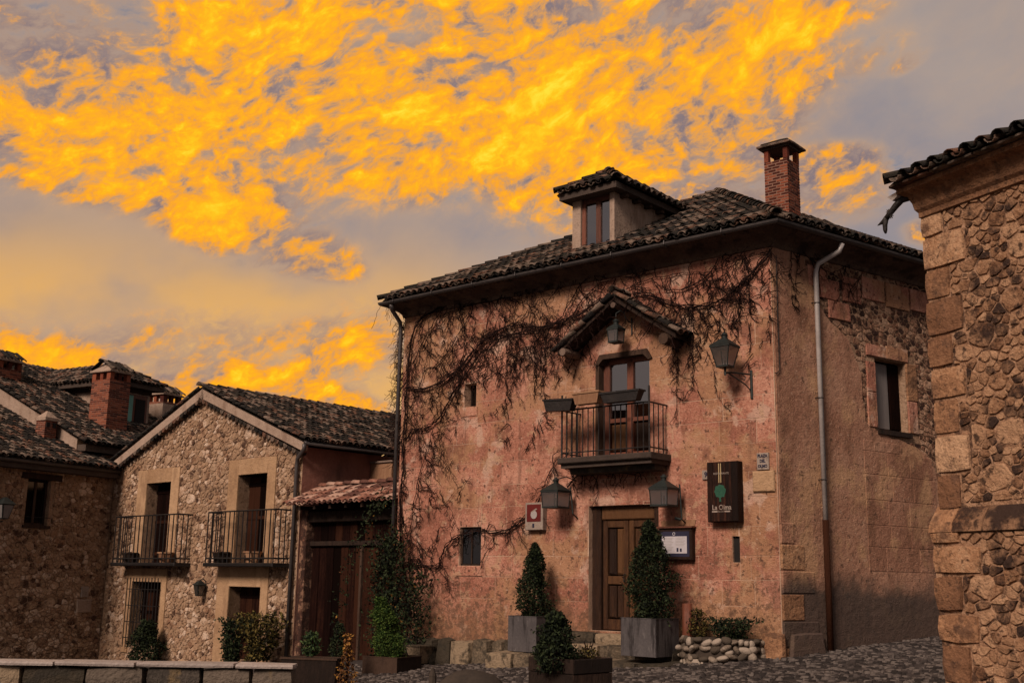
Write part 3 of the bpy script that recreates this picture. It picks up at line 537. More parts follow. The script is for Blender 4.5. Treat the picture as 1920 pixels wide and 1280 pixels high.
# ---- dormer
def rz(y): return ZE+SL*(y+OV)
dm = MB(); dm.prism([(-4.84, 8.0), (-4.62, 8.0), (-4.62, 9.36), (-4.84, 9.36)], .302, .5)
for x0, x1 in ((-4.84, -4.76), (-3.85, -3.73)):
    dm.add([(x0, .3, 7.95), (x0, .3, 9.38), (x0, 2.95, 9.38), (x0, 2.95, 9.1), (x1, .3, 7.95), (x1, .3, 9.38), (x1, 2.95, 9.38), (x1, 2.95, 9.1)], [(0, 1, 2, 3), (4, 7, 6, 5), (0, 4, 5, 1), (1, 5, 6, 2), (0, 3, 7, 4)])
dorm = dm.build('dormer', 'pale_plaster', HOUSE)
MB().box(-4.8, -3.76, .62, .65, 8.0, 9.4).build('window_back', 'interior', dorm)
wf = MB()
for x0, x1, z0, z1 in ((-4.62, -4.53, 8.12, 9.28), (-3.84, -3.76, 8.12, 9.28), (-4.25, -4.13, 8.2, 9.2), (-4.62, -3.76, 9.17, 9.28), (-4.62, -3.76, 8.10, 8.24)): wf.box(x0, x1, .36, .44, z0, z1)
wf.build('window_frame', 'red_wood', dorm)
for x0, x1 in ((-4.53, -4.25), (-4.13, -3.84)): MB().box(x0, x1, .395, .405, 8.24, 9.17).build('pane', 'window_glass', dorm)
MB().box(-4.9, -3.74, .22, .36, 8.02, 8.10).build('sill', 'grey_wood', dorm); MB().box(-4.88, -3.73, .24, .5, 9.28, 9.42).build('lintel', 'dark_wood', dorm)
D0, D1, D2, D3 = Vector((-5.02, .06, 9.40)), Vector((-3.51, .06, 9.40)), Vector((-4.265, .85, 9.90)), Vector((-4.265, 4.0, 9.90))
db = MB()
for P, Q in ((D0, D1), (D1, Vector((-3.51, 3.0, 9.40))), (Vector((-5.02, 3.0, 9.40)), D0)): db.add([P-Vector((0, 0, .13)), Q-Vector((0, 0, .13)), Q+Vector((0, 0, .0)), P+Vector((0, 0, .0))], [(0, 1, 2, 3)])
db.add([D0-Vector((0, 0, .13)), D1-Vector((0, 0, .13)), Vector((-3.51, 3.0, 9.27)), Vector((-5.02, 3.0, 9.27))], [(0, 1, 2, 3)])
db.add([D0, D1, D2, D3, Vector((-3.51, 3.0, 9.40)), Vector((-5.02, 3.0, 9.40))], [(0, 1, 2), (1, 4, 3, 2), (0, 2, 3, 5)]); db.build('roof_board', 'fascia', dorm)
tile_roof(dorm, D0, (1, 0, 0), (0, .79, .50), [(0, 0), (1.51, 0), (.755, .93)], 60, 51); tile_roof(dorm, D1, (0, 1, 0), (-.755, 0, .50), [(0, 0), (2.95, 0), (3.95, .90), (.79, .90)], 120, 52)
tile_roof(dorm, Vector((-5.02, 3.0, 9.40)), (0, -1, 0), (.755, 0, .50), [(0, 0), (2.95, 0), (2.16, .90), (-1.0, .90)], 0, 53)
cap_line(dorm, D0, D2, 54); cap_line(dorm, D1, D2, 55); cap_line(dorm, D2, D3, 56)
for y in (.5, .95, 1.4, 1.85, 2.3, 2.7): MB().box(-3.73, -3.56, y, y+.1, 9.19, 9.27).build('rafter_end', 'dark_wood', dorm)
# ---- chimney
CX, CY = -.86, 2.26
ch = brick_stack(HOUSE, CX, CY, 8.30, 9.80, .54, 25, 3, 0, 61)
for sx in (-1, 1):
    for sy in (-1, 1): MB().bbox(CX+sx*.215-.05, CX+sx*.215+.05, CY+sy*.215-.05, CY+sy*.215+.05, 9.80, 10.06, .008).build('flue_post', 'brick', ch)
MB().box(CX-.30, CX+.30, CY-.30, CY+.30, 10.06, 10.10).build('cap', 'fascia', ch); MB().rough(CX-.385, CX+.385, CY-.385, CY+.385, 10.102, 10.15, .012).build('cap_slab', 'tile', ch); MB().rough(CX-.32, CX+.32, CY-.32, CY+.32, 10.152, 10.21, .012).build('cap_slab', 'tile', ch); MB().frustum(CX, CY, 10.212, 10.34, .42, .05).build('cap_top', 'tile', ch)
MB().box(CX-.32, CX+.32, CY-.32, CY+.32, 8.2, 8.55).build('flashing', 'gutter', ch)
# ---- balcony with its slab, rail and bars
sb = MB(); sb.bbox(-4.42, -2.2, -.70, .0, 3.48, 3.60, .02); sb.box(-4.38, -2.24, -.62, 0, 3.40, 3.478)
bal = sb.build('balcony', 'fascia', HOUSE); MB().prism([(-4.3, 3.30), (-2.3, 3.30), (-2.3, 3.398), (-4.3, 3.398)], -.42, 0).build('corbel_course', 'grey_stone', bal)
BX0, BX1, BY = -4.36, -2.28, -.62
rl = MB(); rl.tube([(BX0, 0, 4.55), (BX0, BY, 4.55), (BX1, BY, 4.55), (BX1, 0, 4.55)], .018, 6); rl.tube([(BX0, 0, 3.70), (BX0, BY, 3.70), (BX1, BY, 3.70), (BX1, 0, 3.70)], .014, 6); rl.build('rail', 'iron', bal)
barm = MB().tube([(0, 0, 3.60), (0, 0, 4.55)], .012, 5).mesh('bar', 'iron')
for i in range(17): inst('bar', barm, bal, T(BX0+(BX1-BX0)*i/16, BY, 0))
for y in (-.47, -.31, -.15):
    for x in (BX0, BX1): inst('bar', barm, bal, T(x, y, 0))
for x in (BX0, BX1): MB().tube([(x, BY, 3.55), (x, BY, 4.86)], .02, 6).build('post', 'iron', bal)
# balcony door
bd = MB(); bd.box(-3.9, -2.68, .26, .30, 3.62, 5.66); bdo = bd.build('balcony_door', 'interior', HOUSE)
fr = MB()
for x0, x1, z0, z1 in ((-3.9, -3.74, 3.62, 5.66), (-2.76, -2.68, 3.62, 5.66), (-3.31, -3.17, 3.64, 5.6), (-3.9, -2.68, 5.53, 5.66), (-3.74, -2.76, 3.62, 3.74), (-3.74, -2.76, 4.34, 4.42)): fr.box(x0, x1, .14, .24, z0, z1)
fr.build('door_frame', 'red_wood', bdo)
for x0, x1 in ((-3.74, -3.31), (-3.17, -2.76)):
    MB().box(x0, x1, .185, .195, 4.42, 5.53).build('pane', 'window_glass', bdo); MB().bbox(x0+.03, x1-.03, .15, .2, 3.78, 4.30, .03).build('panel', 'door_wood', bdo)
MB().box(-3.02, -2.62, .205, .215, 4.5, 5.45).build('curtain', 'curtain', bdo)
MB().prism([(-3.98, 5.52), (-3.90, 5.50), (-3.78, 5.62), (-2.80, 5.62), (-2.68, 5.50), (-2.60, 5.52), (-2.72, 5.72), (-3.86, 5.72)], -.05, .2).build('lintel', 'dark_wood', bdo)
MB().box(-3.97, -3.885, -.03, .2, 3.64, 5.5).build('jamb', 'dark_wood', bdo)
# ---- gabled hood over the balcony door
hd = MB()
for sgn in (-1, 1):
    p0, p1 = (-3.2, 6.78), (-3.2+sgn*1.42, 5.84); q = [(p0[0], p0[1]-.11), (p1[0], p1[1]-.10), (p1[0], p1[1]), p0]
    hd.prism(q if sgn > 0 else q[::-1], -.46, 0)
hood = hd.build('hood', 'dark_wood', HOUSE)
tile_roof(hood, (-1.78, -.48, 5.80), (0, 1, 0), (-1.42, 0, .94), [(0, 0), (.48, 0), (.48, 1.70), (0, 1.70)], 60, 71, row=.28, pitch=.19); tile_roof(hood, (-4.62, 0, 5.80), (0, -1, 0), (1.42, 0, .94), [(0, 0), (.48, 0), (.48, 1.70), (0, 1.70)], 60, 72, row=.28, pitch=.19)
cap_line(hood, (-3.2, -.48, 6.78), (-3.2, 0, 6.78), 73)
MB().tube([(-4.42, -.55, 5.77), (-4.42, .1, 5.77)], .08, 10).build('beam', 'grey_wood', hood); MB().tube([(-2.0, -.55, 5.74), (-2.0, .1, 5.74)], .11, 10).build('beam', 'dark_wood', hood)
MB().tube([(-3.2, -.5, 6.58), (-3.2, .1, 6.58)], .06, 8).build('beam', 'grey_wood', hood)
# ---- street door
dd = MB(); dd.box(-4.15, -2.5, .30, .335, .30, 2.69); do = dd.build('door', 'interior', HOUSE)
for x0, x1, z0, z1, y in ((-4.15, -3.93, .3, 2.69, .10), (-2.68, -2.5, .3, 2.69, .10), (-3.93, -2.68, 2.42, 2.69, .12)): MB().bbox(x0+.002, x1-.002, y, .298, z0+.002, z1-.003, .02).build('door_frame', 'door_wood', do)
for x0, x1 in ((-3.92, -3.315), (-3.295, -2.69)):
    for a, c in ((x0, x0+.11), (x1-.11, x1)): MB().bbox(a, c, .16, .29, .32, 2.41, .012).build('stile', 'door_wood', do)
    for e, f in ((.32, .52), (1.18, 1.34), (2.27, 2.41)): MB().bbox(x0+.112, x1-.112, .165, .29, e, f, .012).build('rail', 'door_wood', do)
    for e, f in ((.54, 1.16), (1.36, 2.25)):
        for a, c in ((x0+.118, (x0+x1)/2-.012), ((x0+x1)/2+.012, x1-.118)): MB().bbox(a, c, .18, .29, e, f, .035).build('panel', 'door_wood', do)
MB().tube([(-3.38, .14, 1.22), (-3.38, .10, 1.24), (-3.38, .10, 1.36), (-3.38, .14, 1.38)], .012, 6).build('handle', 'iron', do)
# small windows
for (a, c, e, f), yw in ((W1, .20), (W2, .05)):
    wo = MB().box(a, c, yw+.08, yw+.12, e, f).build('window', 'interior', HOUSE); mw = MB()
    for x0, x1, z0, z1 in ((a, a+.045, e, f), (c-.045, c, e, f), (a, c, f-.045, f), (a, c, e, e+.045), ((a+c)/2-.02, (a+c)/2+.02, e, f)): mw.box(x0+.001, x1-.001, yw, yw+.04, z0+.001, z1-.001)
    mw.build('window_frame', 'dark_wood', wo); MB().box(a+.04, c-.04, yw+.015, yw+.022, e+.04, f-.04).build('pane', 'dark_glass', wo)
    MB().bbox(a-.05, c+.05, -.026, .0, e-.22, e-.01, .012).build('sill', 'facade', wo)
MB().box(-.93, -.78, .05, .09, 1.6, 2.06).build('slit_back', 'interior', HOUSE)
# ---- rain pipes
dp = MB(); dp.tube([(-9.55, -.56, 7.52), (-9.57, -.50, 7.40), (-9.68, -.12, 7.18), (-9.68, -.09, 7.0), (-9.68, -.09, -.3)], .05, 8); dp.build('rain_pipe', 'gutter', HOUSE, True)
pz = Matrix(SIDE); up_ = MB().tube([(1.36, -.56, 7.50), (1.34, -.50, 7.36), (1.16, -.14, 7.16), (1.13, -.10, 7.0), (1.13, -.10, 2.36)], .048, 10).build('rain_pipe', 'zinc_pipe', HOUSE, True, SIDE)
MB().tube([(1.13, -.10, 2.38), (1.13, -.10, .0)], .057, 10).build('rain_pipe_foot', 'gate_wood', HOUSE, True, SIDE)
for z in (6.4, 4.6, 3.1): MB().tube([(1.065, 0, z), (1.065, -.1, z), (1.13, -.165, z), (1.195, -.1, z), (1.195, 0, z)], .01, 5).build('pipe_clip', 'iron', HOUSE, mtx=SIDE)
MB().tube([(.10, -.05, 7.15), (.09, -.045, 6.0), (.10, -.045, 5.0), (.02, -.05, 4.94), (-.02, -.03, 4.94)], .010, 5).build('cable', 'iron', HOUSE, mtx=SIDE)
# ------------------------------------------------------------------ church flank on the right
CHU = thing('stone_church', 'tall rubble-stone church wall with pale corner blocks and tiled eave', 'church', (4.932, 13, .429), -64.1)
cw = MB(); cw.add([(0, 0, 2.05), (7, 0, 2.05), (7, 0, 5.75), (0, 0, 5.75), (0, 4.5, 2.05), (0, 4.5, 5.75), (7, 4.5, 2.05), (7, 4.5, 5.75)], [(0, 1, 2, 3), (4, 0, 3, 5), (1, 6, 7, 2), (6, 4, 5, 7), (3, 2, 7, 5)])
cw.add([(.06, -.12, -.8), (7, -.12, -.8), (7, -.10, 1.90), (-.06, -.10, 1.90), (.06, 4.6, -.8), (-.06, 4.6, 1.90)], [(0, 1, 2, 3), (4, 0, 3, 5)])
cw.add([(-.06, -.10, 1.90), (7, -.10, 1.90), (7, 0, 2.05), (0, 0, 2.05), (-.06, 4.6, 1.90), (0, 4.6, 2.05)], [(0, 1, 2, 3), (4, 0, 3, 5)])
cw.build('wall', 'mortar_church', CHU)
qh = []; rn = random.Random(81); z = 2.06; k = 0
while z < 5.55:
    h = min(rn.uniform(.34, .46), 5.58-z); L = rn.uniform(.46, .60) if k % 2 else rn.uniform(.27, .36)
    if h > .12:
        b = MB().rough(-.016-rn.uniform(0, .02), L, -.028-rn.uniform(0, .014), .30, z+.006, z+h-.006, .018, k); b.build('quoin', 'quoin', CHU); qh.append((-.05, L+.012, z, z+h))
    z += h; k += 1
z = -.6; k = 0
while z < 1.88:
    h = min(rn.uniform(.32, .44), 1.89-z); L = rn.uniform(.5, .72) if k % 2 else rn.uniform(.30, .42); ox = .06-.12*(z+.8)/2.7
    if h > .12: MB().rough(ox-.02, L, -.15-rn.uniform(0, .025), .30, z+.006, z+h-.006, .024, k+40).build('quoin', 'quoin', CHU); qh.append((-.2, L+.012, z, z+h))
    z += h; k += 1
x = -.07
for L in (.34, .42, .55, .5, .62, .5, .6, .55, .6, .6, .6, .6): # weathered string course
    MB().add([(x, -.125, 1.905), (x+L-.012, -.125, 1.905), (x+L-.012, .02, 2.10), (x, .02, 2.10), (x, -.155, 1.80), (x+L-.012, -.155, 1.80), (x, .05, 1.80), (x+L-.012, .05, 1.80)], [(0, 1, 2, 3), (4, 5, 1, 0), (4, 0, 3, 6), (5, 7, 2, 1), (4, 6, 7, 5)]).build('string_course', 'quoin' if x < .2 else 'church_stone', CHU); x += L
up = rubble_cells([(.0, 2.12), (6.5, 2.12), (6.5, 5.6), (.0, 5.6)], qh, .06, .32, 82, 1.25); lo = rubble_cells([(.1, -.6), (6.5, -.6), (6.5, 1.79), (.1, 1.79)], qh, .07, .34, 83, 1.3)
vis = lambda c: sum(p[0] for p in c)/len(c)
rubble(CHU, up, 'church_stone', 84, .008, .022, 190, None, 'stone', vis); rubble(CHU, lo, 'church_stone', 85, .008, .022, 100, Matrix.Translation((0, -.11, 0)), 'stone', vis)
def cornice(prof, name, m):
    b = MB(); k = len(prof)
    for (o, z) in prof: b.v += [(-o*.55, 4.6, z), (-o*.55, -o, z), (7, -o, z)]
    for i in range(k-1):
        for j in range(2): b.f.append((i*3+j, i*3+j+1, i*3+j+4, i*3+j+3))
    return b.build(name, m, CHU)
cornice([(-.02, 5.52), (.05, 5.54), (.05, 5.60), (.09, 5.64), (.11, 5.72), (.16, 5.80), (.24, 5.83), (.27, 5.84), (.27, 5.90), (-.1, 5.93)], 'cornice', 'quoin')
croof = MB().add([(-.14, -.30, 5.93), (7, -.30, 5.93), (7, 2.4, 6.93), (2.4, 2.4, 6.93), (-.14, 5, 5.93)], [(0, 1, 2, 3), (4, 0, 3)]).build('roof', 'deck', CHU)
tile_roof(croof, (-.08, -.33, 5.92), (1, 0, 0), (0, 1, .38), [(0, -.03), (7.0, -.03), (7.0, 2.7), (2.4, 2.7)], 120, 86, pitch=.23)
tile_roof(croof, (-.15, 5, 5.92), (0, -1, 0), (1, 0, .38), [(0, 0), (5.3, 0), (2.6, 2.7), (0, 2.7)], 0, 87, pitch=.23); cap_line(croof, (-.15, -.33, 5.92), (2.4, 2.4, 6.93), 88)
for x, L in ((-.17, .62), (.47, .62), (1.11, .66)): MB().bbox(x, x+L, -.37, .5, 5.905, 5.935, .006).build('eave_slab', 'tile', CHU)
# beast-shaped iron spout at the corner
sp = MB(); sp.tube([(-.06, -.10, 5.80), (-.15, -.18, 5.79), (-.22, -.21, 5.73), (-.30, -.235, 5.65), (-.36, -.25, 5.59)], [.03, .045, .042, .036, .034], 8)
spo = sp.build('rain_spout', 'iron', CHU, True)
MB().tube([(-.35, -.25, 5.60), (-.39, -.26, 5.565), (-.44, -.275, 5.545), (-.47, -.28, 5.535)], [.036, .03, .014, .005], 7).build('upper_jaw', 'iron', spo, True)
MB().tube([(-.36, -.25, 5.59), (-.372, -.255, 5.52), (-.372, -.255, 5.45), (-.368, -.255, 5.41)], [.036, .031, .026, .012], 7).build('lower_jaw', 'iron', spo, True)
for sx, sy, sz in ((-.035, .02, .035), (.04, -.02, -.035)):
    for k in range(6): a = k*1.05; MB().tube([(-.31+sx, -.235+sy, 5.645+sz), (-.31+sx*1.6+.03*math.cos(a), -.235+sy*1.6, 5.645+sz*1.5+.03*math.sin(a))], [.010, .005], 5).build('frill', 'iron', spo)
MB().prism([(-.30, 5.85), (-.22, 5.78), (-.14, 5.81), (-.14, 5.87)], -.27, -.12).build('spout_mouth', 'zinc_pipe', spo)
# ------------------------------------------------------------------ gabled house
GAB = thing('gabled_house', 'gabled rubble-stone house with two iron balconies and scalloped verge', 'house', (-5.519, 30, -.48), -42.65)
B1 = (-7.72, -6.32, 2.45, 4.86); B2 = (-2.82, -1.44, 2.45, 4.88); GD = (-2.92, -1.44, -.1, 1.83); GW = (-8.12, -6.46, .02, 1.90)
GHH = [B1, B2, GD, GW]
wg = wall_sheet(MB(), -9.83, .05, -1.6, 5.45, GHH, .44); wg.add([(-9.83, 0, 5.45), (.05, 0, 5.45), (-4.81, 0, 7.42)], [(0, 1, 2)])
wg.build('front_wall', 'mortar', GAB)
MB().add([(.05, 0, -1.2), (.05, 9, -1.2), (.05, 9, 5.5), (.05, 0, 5.5)], [(0, 1, 2, 3)]).build('side_wall', 'rose_plaster', GAB)
MB().add([(-9.83, 9, -1.2), (.05, 9, -1.2), (.05, 9, 5.5), (-4.81, 9, 7.4), (-9.83, 9, 5.5), (-9.83, 0, -1.2), (-9.83, 0, 5.5)], [(0, 4, 3, 2, 1), (0, 5, 6, 4)]).build('back_wall', 'rose_plaster', GAB)
SUR = [(-8.25, -5.88, 2.45, 5.29), (-3.3, -1.06, 2.45, 5.32), (-3.5, -1.12, -.6, 2.40), (-8.45, -6.16, -.25, 2.30)]
cells = rubble_cells([(-9.80, -1.0), (.03, -1.0), (.03, 5.42), (-4.81, 7.36), (-9.80, 5.42)], SUR, .075, .34, 91, 1.35)
rubble(GAB, cells, 'rubble', 92, .010, .028, 300)
def opening(parent, op, su, name, m='gate_wood', depth=.40, kind='door'):
    a, c, e, f = op; A_, C_, E_, F_ = su
    o = MB().box(a, c, depth, depth+.04, e, f).build(kind, 'interior', parent); s_ = MB()
    s_.bbox(A_, a, -.05, .42, E_, F_-.005, .012); s_.bbox(c, C_, -.05, .42, E_, F_-.005, .012); s_.bbox(a+.001, c-.001, -.052, .42, f, F_, .012); s_.build('surround', 'surround', o)
    n = 5; w_ = (c-a-.04)/n
    for i in range(n): MB().bbox(a+.02+i*w_+.004, a+.02+(i+1)*w_-.004, depth-.06, depth-.002, e+.02, f-.03, .008).build('plank', m, o)
    for z_ in (e+.25, (e+f)/2, f-.3): MB().box(a+.03, c-.03, depth-.085, depth-.062, z_, z_+.09).build('ledge', m, o)
    return o
opening(GAB, B1, SUR[0], 'balcony_door'); opening(GAB, B2, SUR[1], 'balcony_door'); opening(GAB, GD, SUR[2], 'door'); wgo = opening(GAB, GW, (-8.45, -6.16, -.20, 2.30), 'window', kind='window')
gr = MB()
for i in range(11): x = GW[0]-.05+i*(GW[1]-GW[0]+.1)/10; MB().tube([(x, -.16, GW[2]-.05), (x, -.16, GW[3]+.12)], .016, 5).build('grille_bar', 'iron', wgo)
for z_ in (.25, .72, 1.20, 1.68): gr.tube([(GW[0]-.06, 0, z_), (GW[0]-.06, -.16, z_), (GW[1]+.06, -.16, z_), (GW[1]+.06, 0, z_)], .013, 5)
gr.build('grille_rail', 'iron', wgo)
gbar = MB().tube([(0, 0, 2.46), (0, 0, 3.84)], .018, 5).mesh('bar', 'iron')
for (x0, x1) in ((-8.55, -5.02), (-3.45, -.32)):
    bo = MB().bbox(x0-.05, x1+.05, -.56, -.02, 2.36, 2.46, .02).build('balcony', 'iron', GAB)
    rr = MB(); 
    for z_ in (3.84, 2.58): rr.tube([(x0, 0, z_), (x0, -.5, z_), (x1, -.5, z_), (x1, 0, z_)], .022, 5)
    rr.build('rail', 'iron', bo); n = 15
    for i in range(n+1): inst('bar', gbar, bo, T(x0+(x1-x0)*i/n, -.5, 0))
    for y in (-.33, -.17):
        for x in (x0, x1): inst('bar', gbar, bo, T(x, y, 0))
# raking verge: plaster strip over a row of tile ends
for sgn in (-1, 1):
    P0 = Vector((-4.81, 0, 7.56)); P1 = Vector((-4.81+sgn*5.08, 0, 5.62)); d_ = (P1-P0).normalized(); nn = Vector((-d_.z*sgn, 0, d_.x*sgn))
    if nn.z < 0: nn = -nn
    q = [P0-nn*.04, P1-nn*.04, P1-nn*.26, P0-nn*.30]; q = [(p.x, p.z) for p in q]
    MB().prism(q if sgn < 0 else q[::-1], -.16, .02).build('verge_band', 'pale_plaster', GAB)
    k = 0
    while .12+k*.21 < (P1-P0).length-.05:
        p = P0+d_*(.12+k*.21)-nn*.30; b = MB(); b.add([(p.x+.10*math.cos(a)*d_.x-.12*math.sin(a)*nn.x, y, p.z+.10*math.cos(a)*d_.z-.12*math.sin(a)*nn.z) for y in (-.20, .01) for a in [math.pi*j/5 for j in range(6)]], [(j, j+1, j+7, j+6) for j in range(5)]+[tuple(range(6))])
        b.build('verge_tile', 'tile', GAB); k += 1
groof = MB().add([(-9.95, -.2, 5.60), (.33, -.2, 5.60), (-4.81, -.2, 7.56), (-9.95, 9.2, 5.60), (.33, 9.2, 5.60), (-4.81, 9.2, 7.56)], [(1, 4, 5, 2), (0, 2, 5, 3)]).build('roof', 'deck', GAB)
tile_roof(groof, (.36, -.2, 5.60), (0, 1, 0), (-5.17, 0, 1.96), [(0, -.02), (9.4, -.02), (9.4, 5.5), (0, 5.5)], 300, 93, key=lambda c: c[0]*1.0+c[1]*.3)
tile_roof(groof, (-9.97, 9.2, 5.60), (0, -1, 0), (5.17, 0, 1.96), [(0, 0), (9.4, 0), (9.4, 5.5), (0, 5.5)], 0, 94); cap_line(groof, (-4.81, -.25, 7.56), (-4.81, 9.2, 7.56), 95, h=.06)
MB().tube([(.36, -.2, 5.57), (.36, 9.2, 5.57)], .065, 8).build('gutter', 'gutter', GAB, True)
MB().tube([(.36, -.22, 5.53), (.34, -.20, 5.40), (.0, -.14, 5.18), (-.04, -.12, 5.0), (-.04, -.12, .1)], .055, 8).build('rain_pipe', 'gutter', GAB, True)
MB().tube([(-9.9, -.25, 5.55), (-9.9, -.3, 5.25), (-10.1, -.4, 5.05)], .06, 8).build('rain_pipe', 'gutter', GAB, True)
bay = MB().box(.05, .95, 2.35, 3.9, 4.72, 5.25).build('wooden_bay', 'light_wood', GAB); MB().box(.05, 1.0, 2.3, 3.95, 5.252, 5.30).build('bay_top', 'grey_wood', bay)
for y in (2.45, 2.75, 3.05, 3.35, 3.7): MB().box(.82, .9, y, y+.07, 3.6, 4.72).build('bay_post', 'dark_wood', bay)
# ------------------------------------------------------------------ gateway between the houses
GATE = thing('gateway', 'dark plank double gate under a small red tiled roof', 'gate', (-5.519, 30, -.48), -42.65)
MB().bbox(.18, .42, -.05, .5, -.6, 3.9, .02).build('pier', 'rubble_red', GATE); MB().box(.42, 5.0, .32, .36, -.5, 4.1).build('backing', 'interior', GATE)
n = 14
for i in range(n): MB().bbox(.46+i*.29, .46+(i+1)*.29-.012, .16+.01*(i % 2), .31, -.4, 2.9, .01).build('plank', 'gate_wood', GATE)
for i in range(n): MB().bbox(.46+i*.29, .46+(i+1)*.29-.012, .18, .31, 3.02, 3.5, .01).build('plank', 'gate_wood', GATE)
MB().bbox(.42, 4.9, .08, .31, 2.9, 3.02, .015).build('rail', 'dark_wood', GATE); MB().bbox(.40, 4.9, .0, .31, 3.5, 3.78, .02).build('lintel', 'dark_wood', GATE)
MB().bbox(2.42, 2.50, .10, .31, -.4, 2.9, .01).build('meeting_stile', 'dark_wood', GATE)
for i in range(7): MB().box(.5+i*.62, .62+i*.62, -.42, .6, 3.80, 3.90).build('rafter', 'dark_wood', GATE)
gtr = MB().add([(.15, -.48, 3.92), (4.9, -.48, 3.92), (4.9, .62, 4.40), (.15, .62, 4.40)], [(0, 1, 2, 3)]).build('roof', 'deck', GATE)
tile_roof(gtr, (.18, -.48, 3.90), (1, 0, 0), (0, 1.1, .48), [(0, -.02), (4.7, -.02), (4.7, 1.2), (0, 1.2)], 120, 96, red=True); cap_line(gtr, (.15, .62, 4.40), (4.9, .62, 4.40), 97, red=True)
# ------------------------------------------------------------------ house closing the left side
LEF = thing('rubble_house', 'long rubble-stone house with low dark tiled eave and one small window', 'house', (-12.749, 36.66, -1.1), 60)
LW = (-3.2, -2.38, 4.12, 5.47)
lw = wall_sheet(MB(), -9, .0, -1.2, 5.95, [LW], .3); lw.add([(-9, 0, -1.2), (-9, 6, -1.2), (-9, 6, 5.95), (-9, 0, 5.95), (0, 6, -1.2), (0, 6, 5.95)], [(0, 3, 2, 1), (1, 2, 5, 4)]); lw.build('front_wall', 'mortar', LEF)
cells = rubble_cells([(-8, -.8), (-.05, -.8), (-.05, 5.75), (-8, 5.75)], [(LW[0]-.12, LW[1]+.12, LW[2]-.12, LW[3]+.2)], .075, .30, 101, 1.35)
rubble(LEF, cells, 'rubble', 102, .010, .028, 300, None, 'stone', lambda c: -sum(p[0] for p in c)/len(c))
wo = MB().box(LW[0], LW[1], .28, .32, LW[2], LW[3]).build('window', 'interior', LEF)
MB().bbox(LW[0]-.25, LW[1]+.35, -.07, .2, LW[3], LW[3]+.18, .02).build('lintel', 'dark_wood', wo); MB().box(LW[0]-.06, LW[1]+.06, -.08, .25, LW[2]-.09, LW[2]-.002).build('sill', 'dark_wood', wo)
wf = MB()
for x0, x1, z0, z1 in ((LW[0], LW[0]+.07, LW[2], LW[3]), (LW[1]-.07, LW[1], LW[2], LW[3]), (-2.83, -2.75, LW[2], LW[3]), (LW[0], LW[1], LW[2], LW[2]+.07), (LW[0], LW[1], LW[3]-.07, LW[3])): wf.box(x0+.002, x1-.002, .15, .22, z0+.002, z1-.002)
wf.build('window_frame', 'dark_wood', wo)
for a, c in ((-3.13, -2.83), (-2.75, -2.45)): MB().box(a, c, .18, .19, LW[2]+.07, LW[3]-.07).build('pane', 'dark_glass', wo)
MB().tube([(LW[0], -.1, 4.35), (LW[1], -.1, 4.35)], .012, 5).build('window_bar', 'iron', wo)
MB().box(-9.2, -.2, -.42, .0, 5.72, 5.93).build('eave_board', 'fascia', LEF); MB().tube([(-9.2, -.46, 5.93), (-.2, -.46, 5.93)], .07, 8).build('gutter', 'gutter', LEF, True)
lroof = MB().add([(-9.2, -.45, 5.98), (-.1, -.45, 5.98), (-.1, 5, 8.27), (-9.2, 5, 8.27)], [(0, 1, 2, 3)]).build('roof', 'deck', LEF)
tile_roof(lroof, (-6.2, -.47, 5.98), (1, 0, 0), (0, 1, .42), [(0, -.02), (6.1, -.02), (6.1, 1.4), (5.2, 1.4), (5.2, 5.9), (0, 5.9)], 300, 103, key=lambda c: -c[0]*.5+c[1])
c2 = brick_stack(LEF, -1.42, 1.75, 6.75, 7.52, .46, 13, 2, 0, 104)
MB().frustum(-1.42, 1.75, 7.52, 7.62, .36, .36).frustum(-1.42, 1.75, 7.62, 7.84, .34, .05).build('cap', 'pale_plaster', c2)
for dx_, dy_ in ((-.12, 0), (.12, 0)): MB().box(-1.42+dx_-.06, -1.42+dx_+.06, 1.5, 1.53, 7.30, 7.46).build('vent', 'interior', c2)
tg = MB().bbox(-.92, -.66, -.062, .0, 2.02, 2.34, .006).build('number_tile', 'white_paint', LEF); MB().bbox(-1.05, -.5, -.07, .0, 1.55, 1.95, .02).build('pale_stone', 'pale_plaster', LEF)
# ------------------------------------------------------------------ higher house behind it
REA = thing('tall_rear_house', 'taller house behind with brick chimneys, cream parapet and roof room with teal shutter', 'house', (-12.749, 36.66, -1.1), 60)
def bz(y): return 6.89+.46*(y-.47)
MB().add([(-1.02, .7, 5), (-1.02, 9, 5), (-1.02, 9, bz(9)-.05), (-1.02, .7, bz(.7)-.05)], [(0, 3, 2, 1)]).build('gable_wall', 'pale_plaster', REA)
MB().add([(-1.02, .7, 5), (7, .7, 5), (7, .7, bz(.7)), (-1.02, .7, bz(.7))], [(0, 1, 2, 3)]).build('front_wall', 'surround', REA)
rroof = MB().add([(-1.1, .25, bz(.25)), (7, .25, bz(.25)), (7, 8.5, bz(8.5)), (-1.1, 8.5, bz(8.5)), (7, 14, bz(4)), (-1.1, 14, bz(4))], [(0, 1, 2, 3), (3, 2, 4, 5)]).build('roof', 'deck', REA)
tile_roof(rroof, (-1.08, .22, bz(.22)), (1, 0, 0), (0, 1, .46), [(0, -.02), (7, -.02), (7, 8.9), (0, 8.9)], 300, 105, key=lambda c: c[0]+c[1]*.6)
cap_line(rroof, (-1.1, .2, bz(.2)), (-1.1, 8.5, bz(8.5)), 106, h=.08)
MB().box(-1.0, 6.5, .3, .69, bz(.3)-.26, bz(.3)-.05).build('eave_board', 'fascia', REA)
